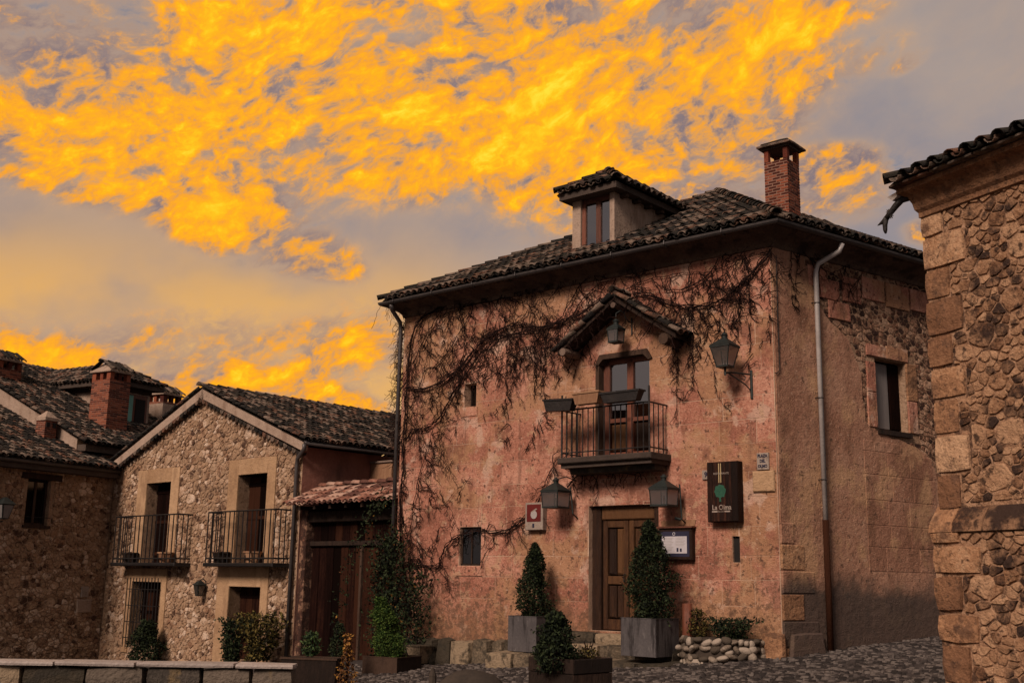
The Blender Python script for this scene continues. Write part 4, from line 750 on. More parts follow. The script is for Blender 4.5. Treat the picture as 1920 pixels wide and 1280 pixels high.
def chimney(x, y, z0, z1, side, nc, npr, seed, base=None):
    c_ = brick_stack(REA, x, y, z0, z1, side, nc, npr, 0, seed); h = side/2
    for sx in (-1, 1):
        for sy in (-1, 1): MB().bbox(x+sx*(h-.1)-.09, x+sx*(h-.1)+.09, y+sy*(h-.1)-.09, y+sy*(h-.1)+.09, z1, z1+.26, .01).build('flue_post', 'brick', c_)
    MB().bbox(x-.07, x+.07, y-h+.02, y-h+.16, z1, z1+.26, .01).build('flue_post', 'brick', c_); MB().bbox(x-h+.02, x-h+.16, y-.07, y+.07, z1, z1+.26, .01).build('flue_post', 'brick', c_)
    MB().box(x-h-.06, x+h+.06, y-h-.06, y+h+.06, z1+.262, z1+.31).add([(x-h-.04, y-h-.04, z1+.312), (x+h+.04, y-h-.04, z1+.312), (x+h+.04, y+h+.04, z1+.312), (x-h-.04, y+h+.04, z1+.312), (x-h*.5, y, z1+.62), (x+h*.5, y, z1+.62)], [(0, 1, 5, 4), (1, 2, 5), (2, 3, 4, 5), (3, 0, 4)]).build('cap', 'pale_plaster', c_)
    for j in range(4):
        for sg in (0, 1):
            inst('cap_tile', COVER, c_, T(x, y, z1+.30) @ Matrix.Rotation(sg*math.pi, 4, 'Z') @ T(-h*.9+j*h*.6, -h-.12, .03) @ Matrix.Rotation(rad(32), 4, 'X') @ Matrix.Diagonal((1.1, side*.55/.44*1.25, 1, 1)))
    cap_line(c_, (x-h-.05, y, z1+.62), (x+h, y, z1+.62), seed+1, h=.02, big=1.1)
    return c_
chimney(1.32, 2.12, 7.35, 9.28, .92, 27, 3, 111); chimney(-.15, 6.1, 8.9, 9.75, .95, 12, 3, 113)
MB().vprism([(.7, 1.5), (1.95, 1.5), (1.95, 2.75), (.7, 2.75)], 7.1, 7.42).build('chimney_base', 'coping', REA)
c4 = chimney(5.6, 4.1, 9.16, 9.26, .95, 2, 3, 115); MB().box(5.1, 6.1, 3.6, 4.6, 7.4, 9.17).build('chimney_shaft', 'pale_plaster', c4)
pr_ = MB().box(2.25, 3.85, 2.95, 8.2, 7.6, 9.45).build('roof_room', 'pale_plaster', REA)
MB().box(2.20, 3.89, 2.9, 8.24, 9.20, 9.46).build('wall_plate', 'dark_wood', pr_)
q0, q1, q2, q3 = Vector((1.85, 2.55, 9.5)), Vector((4.15, 2.55, 9.5)), Vector((3.0, 3.9, 10.2)), Vector((1.85, 8.6, 9.5))
MB().add([q0, q1, q2, Vector((3.0, 7.2, 10.2)), q3, Vector((4.15, 8.6, 9.5))], [(0, 1, 2), (0, 2, 3, 4), (1, 5, 3, 2)]).add([q0-Vector((0, 0, .16)), q1-Vector((0, 0, .16)), q1, q0, q3, q3-Vector((0, 0, .16))], [(0, 1, 2, 3), (0, 3, 4, 5), (0, 5, 1)]).build('room_eave', 'fascia', pr_)
tile_roof(pr_, q0, (1, 0, 0), (0, 1.35, .70), [(0, 0), (2.3, 0), (1.15, 1.52)], 60, 117); tile_roof(pr_, q3, (0, -1, 0), (1.15, 0, .70), [(0, 0), (6.05, 0), (4.7, 1.34), (1.4, 1.34)], 100, 118)
cap_line(pr_, q0, q2, 119); cap_line(pr_, q1, q2, 120); cap_line(pr_, q2, (3.0, 7.2, 10.2), 121)
MB().box(2.5, 3.7, 2.9, 2.945, 7.75, 9.15).build('window_frame', 'red_wood', pr_); MB().bbox(2.42, 3.02, 2.86, 2.898, 7.82, 9.1, .02).build('shutter', 'teal_paint', pr_); MB().box(3.15, 3.6, 2.88, 2.897, 7.85, 9.0).build('pane', 'interior', pr_)
# ------------------------------------------------------------------ things on and before the house
HM = Matrix.Translation((4.726, 20, .411)) @ Matrix.Rotation(rad(-40.9), 4, 'Z')
def hw(x, y, z): return HM @ Vector((x, y, z))
def lantern(name, label, loc, w0, w1, h, mount, group=None):
    """square lantern: w0 foot half-width, w1 shoulder half-width; origin at the middle of its foot"""
    t = thing(name, label, 'lantern', loc, -40.9, group); M_ = 'lantern_metal'
    f = MB(); f.box(-w0-.012, w0+.012, -w0-.012, w0+.012, -.02, .012); f.box(-w1-.014, w1+.014, -w1-.014, w1+.014, h-.018, h+.018)
    for sx in (-1, 1):
        for sy in (-1, 1): f.tube([(sx*w0, sy*w0, 0), (sx*w1, sy*w1, h)], .011, 5)
    f.build('frame', M_, t)
    b = MB().frustum(0, 0, h+.018, h+.018+w1*.75, (w1+.018)*1.414, .06); r = b.build('roof', M_, t)
    MB().frustum(0, 0, h+.018+w1*.75, h+.07+w1*.75, .05, .055, 8).frustum(0, 0, h+.07+w1*.75, h+.13+w1*.75, .075, .02, 8).build('finial', M_, t)
    for k in range(4):
        R_ = Matrix.Rotation(k*math.pi/2, 4, 'Z'); q = [R_ @ Vector(p) for p in ((-w0+.01, -w0, .012), (w0-.01, -w0, .012), (w1-.01, -w1, h-.02), (-w1+.01, -w1, h-.02))]
        MB().add(q, [(0, 1, 2, 3)]).build('pane', 'lantern_glass', t)
    MB().frustum(0, 0, .012, .10, .018, .018, 8).frustum(0, 0, .10, .19, .026, .012, 8).build('bulb', 'white_paint', t)
    for pts, rr in mount: MB().tube(pts, rr, 6).build('bracket', M_, t)
    return t
lantern('wall_lantern', 'small black lantern hanging under the gabled hood', hw(-3.18, -.42, 5.84), .105, .12, .25, [([(0, 0, .50), (0, .0, .58), (.06, .06, .64), (.1, .14, .60), (.1, .2, .5), (.1, .3, .45), (.1, .42, .45)], .012), ([(.1, .40, .2), (.1, .40, .55)], .016)])
lantern('wall_lantern', 'black square lantern overlapping the red notice box', hw(-4.66, -.42, 2.66), .185, .205, .31, [([(.20, .22, .40), (.24, .25, -.12), (.24, .40, -.2)], .016), ([(0, 0, .55), (.1, .2, .62), (.2, .4, .55)], .012)], 'lanterns flanking the street door')
lantern('wall_lantern', 'black square lantern above the framed menu', hw(-2.10, -.42, 2.62), .175, .195, .30, [([(.20, .22, .40), (.22, .25, -.24), (.20, .40, -.30)], .016), ([(.10, .2, -.22), (.2, .25, -.25)], .03)], 'lanterns flanking the street door')
lantern('street_lantern', 'tapered green-black street lantern on a scrolled wall arm beside the house corner', hw(-.70, -.52, 5.06), .11, .19, .36, [([(0, 0, -.16), (0, 0, -.02)], .022), ([(0, 0, -.12), (.06, .10, -.10), (.18, .34, -.10), (.25, .50, -.10)], .016), ([(.04, .06, -.12), (.13, .24, -.22), (.20, .38, -.30), (.25, .50, -.42)], .012), ([(.25, .50, -.02), (.25, .50, -.54)], .026), ([(.17, .32, -.12), (.20, .38, -.16), (.19, .36, -.22), (.16, .3, -.19)], .009)])
gl_ = thing('wall_lantern', 'small dark green lantern beside the stone house door', 'lantern', Matrix.Translation((-5.519, 30, -.48)) @ Matrix.Rotation(rad(-42.65), 4, 'Z') @ Vector((-4.1, -.22, 1.55)), -42.65)
MB().frustum(0, 0, 0, .30, .10, .17).build('body', 'lantern_metal', gl_); MB().frustum(0, 0, .302, .42, .21, .05).build('roof', 'lantern_metal', gl_); MB().tube([(0, .0, .42), (0, .1, .48), (0, .2, .4), (0, .22, .1)], .018, 5).build('bracket', 'lantern_metal', gl_)
for k in range(4):
    R_ = Matrix.Rotation(k*math.pi/2, 4, 'Z'); MB().add([R_ @ Vector(p) for p in ((-.05, -.078, .03), (.05, -.078, .03), (.09, -.122, .27), (-.09, -.122, .27))], [(0, 1, 2, 3)]).build('pane', 'lantern_glass', gl_)
ll = thing('wall_lantern', 'pale lantern on the rubble house at the picture edge of the square', 'lantern', Matrix.Translation((-12.749, 36.66, -1.1)) @ Matrix.Rotation(rad(60), 4, 'Z') @ Vector((-4.42, -.7, 4.2)), 60)
ll['label'] = 'tapered lantern on the long rubble house left of its small window'
MB().frustum(0, 0, 0, .42, .14, .27).build('body', 'lantern_metal', ll); MB().frustum(0, 0, .422, .62, .32, .05).build('roof', 'lantern_metal', ll); MB().tube([(0, 0, -.05), (0, .4, -.1), (0, .7, -.1)], .02, 5).build('bracket', 'lantern_metal', ll)
for k in range(4):
    R_ = Matrix.Rotation(k*math.pi/2, 4, 'Z'); MB().add([R_ @ Vector(p) for p in ((-.08, -.108, .03), (.08, -.108, .03), (.16, -.196, .39), (-.16, -.196, .39))], [(0, 1, 2, 3)]).build('pane', 'curtain', ll)
# ---- signs
sg = thing('restaurant_sign', 'tall dark wooden box sign with green tree emblem and white restaurant name', 'sign', hw(-1.31, 0, 2.31), -40.9)
MB().bbox(0, .63, -.20, -.02, 0, 1.08, .012).build('board', 'sign_wood', sg)
for i, (a, c) in enumerate(((.005, .12), (.125, .25), (.255, .38), (.385, .50), (.505, .625))): MB().bbox(a, c, -.207, -.199, .012, 1.068, .003).build('plank', 'sign_wood', sg)
MB().box(.245, .262, -.2125, -.2085, .70, 1.05).box(.285, .300, -.2125, -.2085, .70, 1.05).build('stripe', 'sign_cream', sg)
em = MB(); rn = random.Random(5); pts = []
for k in range(22): a = 6.283*k/22; r = .115*(1+.10*math.sin(k*2.4)+rn.uniform(-.04, .04)); pts.append((.272+r*math.cos(a), .545+r*1.05*math.sin(a)))
em.prism(pts, -.2125, -.2085); em.prism([(.25, .36), (.294, .36), (.284, .45), (.262, .45)], -.2128, -.2086); em.build('tree_emblem', 'sign_green', sg)
text_mesh('La Olma', .125, 'white_paint', 'lettering', sg, T(.30, -.211, .255), .92, .002); text_mesh('RESTAURANTE', .05, 'white_paint', 'lettering', sg, T(.30, -.211, .865), .95, 0)
MB().box(.10, .47, -.2125, -.2085, .172, .198).build('underline', 'white_paint', sg); text_mesh('DE PEDRAZA', .028, 'sign_wood', 'lettering', sg, T(.285, -.214, .185), .9, 0)
pq = thing('street_plaque', 'small white tiled street name plaque by the house corner', 'sign', hw(-.375, 0, 3.22), -40.9); MB().bbox(0, .235, -.045, -.01, 0, .30, .006).build('tile_panel', 'white_paint', pq)
for i, s_ in enumerate(('PLAZA', 'DEL', 'OLMO')): text_mesh(s_, .075, 'navy', 'lettering', pq, T(.117, -.048, .245-.092*i), .85, .003)
nt_ = thing('number_plaque', 'tiny white and blue house number tile beside the dark sign', 'sign', hw(-1.51, 0, 3.10), -40.9); MB().bbox(0, .16, -.04, -.01, 0, .17, .005).build('tile_panel', 'white_paint', nt_); text_mesh('9', .13, 'navy', 'lettering', nt_, T(.08, -.043, .085), 1, .004)
rb = thing('notice_box', 'red and white notice box on the wall left of the door', 'sign', hw(-5.69, 0, 2.24), -40.9); MB().bbox(0, .47, -.14, -.01, 0, .56, .01).build('case', 'white_paint', rb); MB().box(.05, .42, -.146, -.141, .17, .52).build('red_panel', 'red_paint', rb)
MB().prism([(.24+.085*math.cos(a), .31+.085*math.sin(a)) for a in [k*.5236 for k in range(12)]], -.150, -.147).build('emblem', 'zinc_pipe', rb); MB().prism([(.15, .36), (.30, .44), (.33, .42), (.2, .36)], -.152, -.1475).build('emblem', 'white_paint', rb); MB().box(.20, .25, -.146, -.141, .05, .13).build('emblem', 'navy', rb)
mb_ = thing('menu_board', 'wooden framed menu case with white sheet right of the door', 'sign', hw(-2.42, 0, 1.64), -40.9); MB().bbox(0, .72, -.13, -.01, 0, .58, .015).build('case', 'door_wood', mb_)
MB().box(.05, .67, -.134, -.131, .06, .52).build('backing', 'navy', mb_); MB().box(.08, .62, -.139, -.135, .12, .43).build('sheet', 'paper', mb_)
for i in range(9): MB().box(.13, .33-.02*(i % 3), -.142, -.1395, .40-.028*i, .408-.028*i).build('print_line', 'zinc_pipe', mb_)
for i in range(6): MB().box(.38, .58-.03*(i % 2), -.142, -.1395, .40-.028*i, .408-.028*i).build('print_line', 'zinc_pipe', mb_)
MB().box(.40, .44, -.142, -.1395, .15, .22).box(.47, .51, -.142, -.1395, .15, .21).build('print_mark', 'navy', mb_)
MB().box(-.03, .75, -.17, -.01, .582, .61).build('hood_board', 'red_wood', mb_); MB().tube([(.34+.026*math.cos(a), -.137, .475+.026*math.sin(a)) for a in [k*.6283 for k in range(11)]], .006, 5).build('emblem', 'paper', mb_)
MB().prism([(.0, .62), (.72, .62), (.75, .74), (-.02, .72)], -.022, -.0205).build('rust_wash', 'light_wood', mb_)
pb = tag(MB().bbox(-.47, -.04, -.055, .0, 2.83, 3.2, .02).build('pale_block', 'surround', HOUSE), 'x', 'x'); del pb['category']; pb['label'] = 'pale cream block in the pink wall'
# ---- flower boxes on the balcony rail
def box_planter(name, label, M4, L, dpt, h, m, tap=.82, group=None):
    o = thing(name, label, 'planter', (0, 0, 0), 0, group); o.matrix_basis = M4
    MB().add([(x*(L/2 if z else L/2*tap), y*(dpt/2 if z else dpt/2*tap), z*h) for z in (0, 1) for x, y in ((-1, -1), (1, -1), (1, 1), (-1, 1))], [(0, 1, 5, 4), (1, 2, 6, 5), (2, 3, 7, 6), (3, 0, 4, 7), (3, 2, 1, 0), (4, 5, 6, 7)]).build('trough', m, o)
    r = MB()
    for x0, x1, y0, y1 in ((-L/2-.015, L/2+.015, -dpt/2-.015, -dpt/2+.01), (-L/2-.015, L/2+.015, dpt/2-.01, dpt/2+.015), (-L/2-.015, -L/2+.01, -dpt/2+.011, dpt/2-.011), (L/2-.01, L/2+.015, -dpt/2+.011, dpt/2-.011)): r.box(x0, x1, y0, y1, h-.02, h+.015)
    r.build('rim', m, o); return o
box_planter('flower_box', 'dark trough hanging off the left end of the balcony rail', HM @ T(-4.30, -.76, 4.52) @ Matrix.Rotation(rad(3), 4, 'Y'), .74, .2, .22, 'iron')
box_planter('flower_box', 'pale wooden trough between two dark ones on the balcony rail', HM @ T(-3.60, -.76, 4.60), .64, .2, .22, 'light_wood')
box_planter('flower_box', 'dark trough in front of the balcony door glass', HM @ T(-2.80, -.76, 4.57), .90, .2, .19, 'iron')
# ---- zinc planters with clipped shrubs
def shrub(name, label, loc, h, r, n, m, size, seed, shape='cone', lean=(0, 0), group=None, cat='shrub', bare=.0):
    t = thing(name, label, cat, loc, 0, group); rn = random.Random(seed); b = MB(); tw = MB(); pts = []
    tw.tube([(0, 0, -.05), (lean[0]*.5, lean[1]*.5, h*.5), (lean[0], lean[1], h*.93)], [.025, .02, .006], 6)
    lobes = [(rn.uniform(0, 6.283), rn.uniform(.05, .95), rn.uniform(.62, 1.22)) for _ in range(44)]
    while len(pts) < n:
        u = rn.random(); a = rn.uniform(0, 6.283)
        if shape == 'cone': R_ = r*min(1, (1-u)*1.05+.10)*(1 if u > .12 else .6+u*3.3)
        elif shape == 'egg': R_ = r*math.sqrt(max(0, 1-u**1.35))*(.72+.28*min(1, u*5))*(1-.18*u)
        elif shape == 'column': R_ = r*(1-.72*u**1.8)*(.72+.28*min(1, u*4))
        elif shape == 'ball': R_ = r*math.sqrt(max(0, 1-(2*u-1)**2))
        else: R_ = r*(.45+.55*u)
        bu = 1.0
        for la, lu, lr in lobes:
            da = abs((a-la+math.pi) % 6.283-math.pi)
            if da < .5 and abs(u-lu) < .085: bu *= lr
        q = R_*bu*(rn.random()**.33)*(1 if rn.random() > .14 else rn.uniform(1.0, 1.30))
        pts.append((lean[0]*u+q*math.cos(a), lean[1]*u+q*math.sin(a), bare*h+u*h*(1-bare)))
    leaves(b, pts, size, rn); b.build('crown', m, t)
    for k in range(14):
        u = rn.uniform(.1, .8); a = rn.uniform(0, 6.283); R_ = r*.75*(1-u*.7); tw.tube([(lean[0]*u, lean[1]*u, u*h*.8), (lean[0]*u+R_*math.cos(a), lean[1]*u+R_*math.sin(a), u*h+.12)], [.008, .003], 4)
    tw.build('trunk', 'vine', t); return t
def cube_planter(name, label, M4, s_, h, m, group=None):
    o = thing(name, label, 'planter', (0, 0, 0), 0, group); o.matrix_basis = M4; a = s_/2
    for k in range(4):
        MB().bbox(-a+.001, a-.001 if k % 2 else a-.001, -a, -a+.02, 0, h, .004).build('side_panel', m, o, mtx=Matrix.Rotation(k*math.pi/2, 4, 'Z'))
    MB().box(-a+.02, a-.02, -a+.02, a-.02, .02, h-.07).build('soil', 'deck', o); r = MB()
    for k in range(4):
        R_ = Matrix.Rotation(k*math.pi/2, 4, 'Z'); b = MB().box(-a-.006, a-.03, -a-.006, -a+.03, h-.001, h+.012); r.add([R_ @ Vector(v) for v in b.v], b.f)
    r.build('rim', m, o); return o
cube_planter('planter', 'grey zinc cube planter left of the door steps', HM @ T(-5.02, -.62, -.12), .72, .66, 'zinc_planter', 'zinc planters beside the door')
cube_planter('planter', 'grey zinc cube planter in front of the street door', HM @ T(-2.10, -.92, -.04), .74, .64, 'zinc_planter', 'zinc planters beside the door')
shrub('clipped_shrub', 'dark rounded conical evergreen standing clear against the pink wall', hw(-5.02, -.62, .46), 1.48, .40, 9000, 'leaf_dark', .052, 201, 'egg')
shrub('clipped_shrub', 'tall dark green conical evergreen half covering the wooden door', hw(-2.10, -.92, .52), 1.78, .50, 11000, 'leaf_dark', .055, 202, 'egg')
MB_ = tag(MB().tube([(0, 0, 0), (.01, 0, .5), (0, 0, .92)], [.11, .10, .09], 8).build('rain_barrel', 'red_wood', None, True, HM @ T(-1.62, -.45, -.05)), 'narrow dark brown clay pipe standing behind the zinc planter', 'pipe')
# ---- steps, plinth and stone slabs before the house
ST = thing('door_steps', 'worn grey stone steps below the wooden street door', 'steps', hw(0, 0, 0), -40.9)
rn = random.Random(9)
for (z0, z1, y0, x0, x1, nn_) in ((.10, .295, -.34, -4.6, -2.1, 3), (-.12, .098, -.75, -5.0, -1.7, 4), (-.42, -.122, -1.38, -5.6, -1.4, 6)):
    x = x0
    for k in range(nn_):
        L = (x1-x0)/nn_; MB().rough(x+.004, x+L-.004, y0-rn.uniform(0, .06), -.02, z0-.05, z1-rn.uniform(0, .02), .03, x).build('slab', 'step_stone', ST); x += L
PL = thing('stone_plinth', 'low rough stone ledge along the foot of the pink wall', 'plinth', hw(0, 0, 0), -40.9); x = -9.3
while x < -5.45:
    L = rn.uniform(.35, .62); z1 = -.04+.03*rn.random()+(x+8.6)*.03; MB().rough(x+.006, x+L-.006, -.40-rn.uniform(0, .1), -.03, -.95, z1, .05, x).build('stone', 'step_stone' if rn.random() < .7 else 'grey_stone', PL); x += L
PT = thing('wall_pot', 'small square clay pot standing against the stone ledge', 'pot', hw(-8.15, -.62, -.52), -40.9); MB().frustum(0, 0, 0, .34, .2, .3).build('body', 'step_stone', PT); MB().frustum(0, 0, .341, .37, .32, .32).build('rim', 'step_stone', PT)
CB = thing('corner_block', 'big rounded guard stone at the foot of the house corner', 'stone', hw(0, 0, 0), -40.9)
MB().rough(-.34, .12, -.20, .0, -.5, .42, .04).build('front_stone', 'quoin', CB); MB().rough(.10, .98, -.16, .0, -.5, .42, .05).build('side_stone', 'side_plaster', CB, mtx=SIDE)
PW = thing('pebble_wall', 'low retaining wall of round pale river stones by the house corner', 'wall', hw(0, 0, 0), -40.9)
MB().vprism([(-1.62, -.05), (-1.62, -.62), (-1.3, -.88), (-.6, -.9), (-.30, -.62), (-.30, -.05)], -.5, .30).build('core', 'deck', PW)
rn = random.Random(77)
path = [(-1.62, -.2), (-1.62, -.62), (-1.3, -.88), (-.6, -.9), (-.30, -.62), (-.30, -.2)]
sphere = bmesh.new(); bmesh.ops.create_icosphere(sphere, subdivisions=2, radius=1); sm = bpy.data.meshes.new('pebble'); sphere.to_mesh(sm); sphere.free(); sm.materials.append(MATS['pebble']); sm.polygons.foreach_set('use_smooth', [True]*len(sm.polygons))
for v in sm.vertices: v.co *= 1+.16*noise.noise(v.co*1.6)
for row in range(6):
    for i in range(len(path)-1):
        p, q = Vector(path[i]), Vector(path[i+1]); L = (q-p).length; d_ = 0.0
        while d_ < L:
            w_ = rn.uniform(.08, .24); c_ = p+(q-p)*((d_+w_/2)/L); inst('pebble', sm, PW, T(c_.x, c_.y, -.40+row*.13+rn.uniform(-.04, .04)) @ Matrix.Rotation(math.atan2(q.y-p.y, q.x-p.x)+rn.uniform(-.3, .3), 4, 'Z') @ Matrix.Rotation(rn.uniform(-.6, .6), 4, 'Y') @ Matrix.Diagonal((w_*.56, rn.uniform(.05, .10), rn.uniform(.045, .09), 1))); d_ += w_
shrub('low_bush', 'dark low bush growing behind the pebble wall', hw(-.75, -.45, .20), .44, .44, 1800, 'leaf_dark', .06, 203, 'loose'); shrub('low_bush', 'olive twiggy bush at the planter end of the pebble wall', hw(-1.45, -.38, .22), .55, .22, 1000, 'leaf_olive', .05, 204, 'ball')
# ---- low wall on the left of the square
LO = thing('low_wall', 'long low stone wall with pale flat coping in the foreground', 'wall', (-2.50, 14.0, 0), 1.5); rn = random.Random(31); x = -9.0
for L in [.95, 1.1, .9, 1.2, 1.0, 1.05, .95, 1.15, .70]:
    MB().rough(x, min(x+L-.010, 0), -.19, .18, .555, .605, .012, x).build('coping_stone', 'coping', LO); x += L
for (z0, z1) in ((.28, .552), (-.02, .276), (-.95, -.024)):
    x = -9.0
    while x < -.1:
        L = min(rn.uniform(.3, .75), -x-.01); L = L if -x-L > .2 else -x-.01; MB().rough(x+.006, x+L-.006, -.14-rn.uniform(0, .03), .13, z0, z1, .025, x+z0).build('wall_stone', 'grey_stone' if rn.random() < .7 else 'step_stone', LO); x += L
# ---- foreground planter and boulder
PM = Matrix.Translation((.77, 14.1, .04)) @ Matrix.Rotation(rad(-44), 4, 'Z')
WP = thing('planter', 'weathered dark wooden box planter standing alone on the cobbles', 'planter', (0, 0, 0), 0); WP.matrix_basis = PM
for k in range(4):
    for j in range(4): MB().bbox(-.36+.002, .36-.002, -.36-.004*(j % 2), -.335, .01+.172*j, .172*(j+1)+.004, .008).build('board', 'dark_wood', WP, mtx=Matrix.Rotation(k*math.pi/2, 4, 'Z'))
MB().box(-.33, .33, -.33, .33, .02, .60).build('soil', 'deck', WP)
shrub('small_bush', 'soft green bush spilling from the foreground wooden planter', (.58, 13.9, .58), .66, .30, 4200, 'leaf_dark', .05, 205, 'column')
shrub('dry_plant', 'sparse dry sprigs at the right of the foreground planter', (.98, 14.05, .64), .22, .14, 260, 'leaf_olive', .04, 206, 'ball')
bo_ = MB(); sp_ = bmesh.new(); bmesh.ops.create_icosphere(sp_, subdivisions=3, radius=1); bm_ = bpy.data.meshes.new('boulder'); 
for v in sp_.verts: v.co *= 1+.18*noise.noise(v.co*1.3); v.co.z *= .8
sp_.to_mesh(bm_); sp_.free(); bm_.materials.append(MATS['deck']); bm_.polygons.foreach_set('use_smooth', [True]*len(bm_.polygons))
bl_ = inst('boulder', bm_, None, T(-.42, 15.2, .12) @ Matrix.Diagonal((.50, .30, .45, 1))); tag(bl_, 'dark rounded boulder low on the cobbles', 'boulder')
sp2 = inst('stone_post', MB().frustum(0, 0, -.1, .30, .07, .055, 8).frustum(0, 0, .30, .42, .06, .02, 8).mesh('stone_post', 'deck'), None, T(-1.10, 17.6, gz(-1.1))); tag(sp2, 'short dark pointed post beside the boulder', 'bollard')
# ---- plants before the gate and the stone house
cube_planter('planter', 'dark wooden tub under the bright leaning cypress', T(-2.30, 23.6, -.32) @ Matrix.Rotation(rad(-30), 4, 'Z'), .85, .42, 'dark_wood')
shrub('leaning_cypress', 'bright green cypress leaning to one side before the gate', (-2.25, 23.6, .02), 1.22, .36, 8000, 'leaf_green', .045, 207, 'column', (-.34, 0))
TR = box_planter('trough', 'long dark wooden trough behind the low wall end', T(-3.35, 20.3, -.32) @ Matrix.Rotation(rad(-12), 4, 'Z'), 1.0, .4, .58, 'dark_wood', .95)
shrub('autumn_plant', 'orange and yellow autumn plant beside the long trough', (-2.62, 19.3, -.2), .92, .17, 620, 'leaf_autumn', .06, 208, 'column')
shrub('small_bush', 'small blue-green bush in the long trough', (-3.45, 20.6, .25), .42, .20, 700, 'leaf_mid', .06, 209, 'ball'); shrub('small_bush', 'upright dark bush by the gate planks', (-3.25, 22.6, -.2), .95, .22, 1100, 'leaf_dark', .06, 210, 'column')
GHM = Matrix.Translation((-5.519, 30, -.48)) @ Matrix.Rotation(rad(-42.65), 4, 'Z')
shrub('yellow_bush', 'low olive bush with yellow tips beside the stone house rain pipe', GHM @ Vector((-.35, -.75, .05)), 1.15, .62, 2200, 'leaf_olive', .10, 211, 'loose'); shrub('dark_bush', 'dark bush standing in front of the stone house door', GHM @ Vector((-1.75, -.6, -.1)), 1.1, .42, 1500, 'leaf_dark', .10, 212, 'loose')
shrub('round_bush', 'round black-green bush under the barred window', GHM @ Vector((-6.05, -.6, -.35)), 1.15, .58, 3600, 'leaf_dark', .08, 213, 'column')
for i, (x, y, lab) in enumerate(((-7.95, -.28, 'grey pot at the barred-window balcony, near its hinge end'), (-5.9, -.28, 'brown pot at the outer end of the balcony over the barred window'), (-3.05, -.28, 'dark pot at the far end of the balcony over the house door'), (-1.55, -.28, 'brown pot at the balcony over the house door, nearest the rain pipe'))):
    p = thing('flower_pot', lab, 'pot', GHM @ Vector((x, y, 2.465)), -42.65, 'pots on the stone house balconies'); MB().frustum(0, 0, 0, .26, .17, .24, 8).build('body', 'light_wood' if i in (1, 3) else 'dark_wood', p); MB().frustum(0, 0, .261, .30, .26, .26, 8).build('rim', 'light_wood' if i in (1, 3) else 'dark_wood', p)
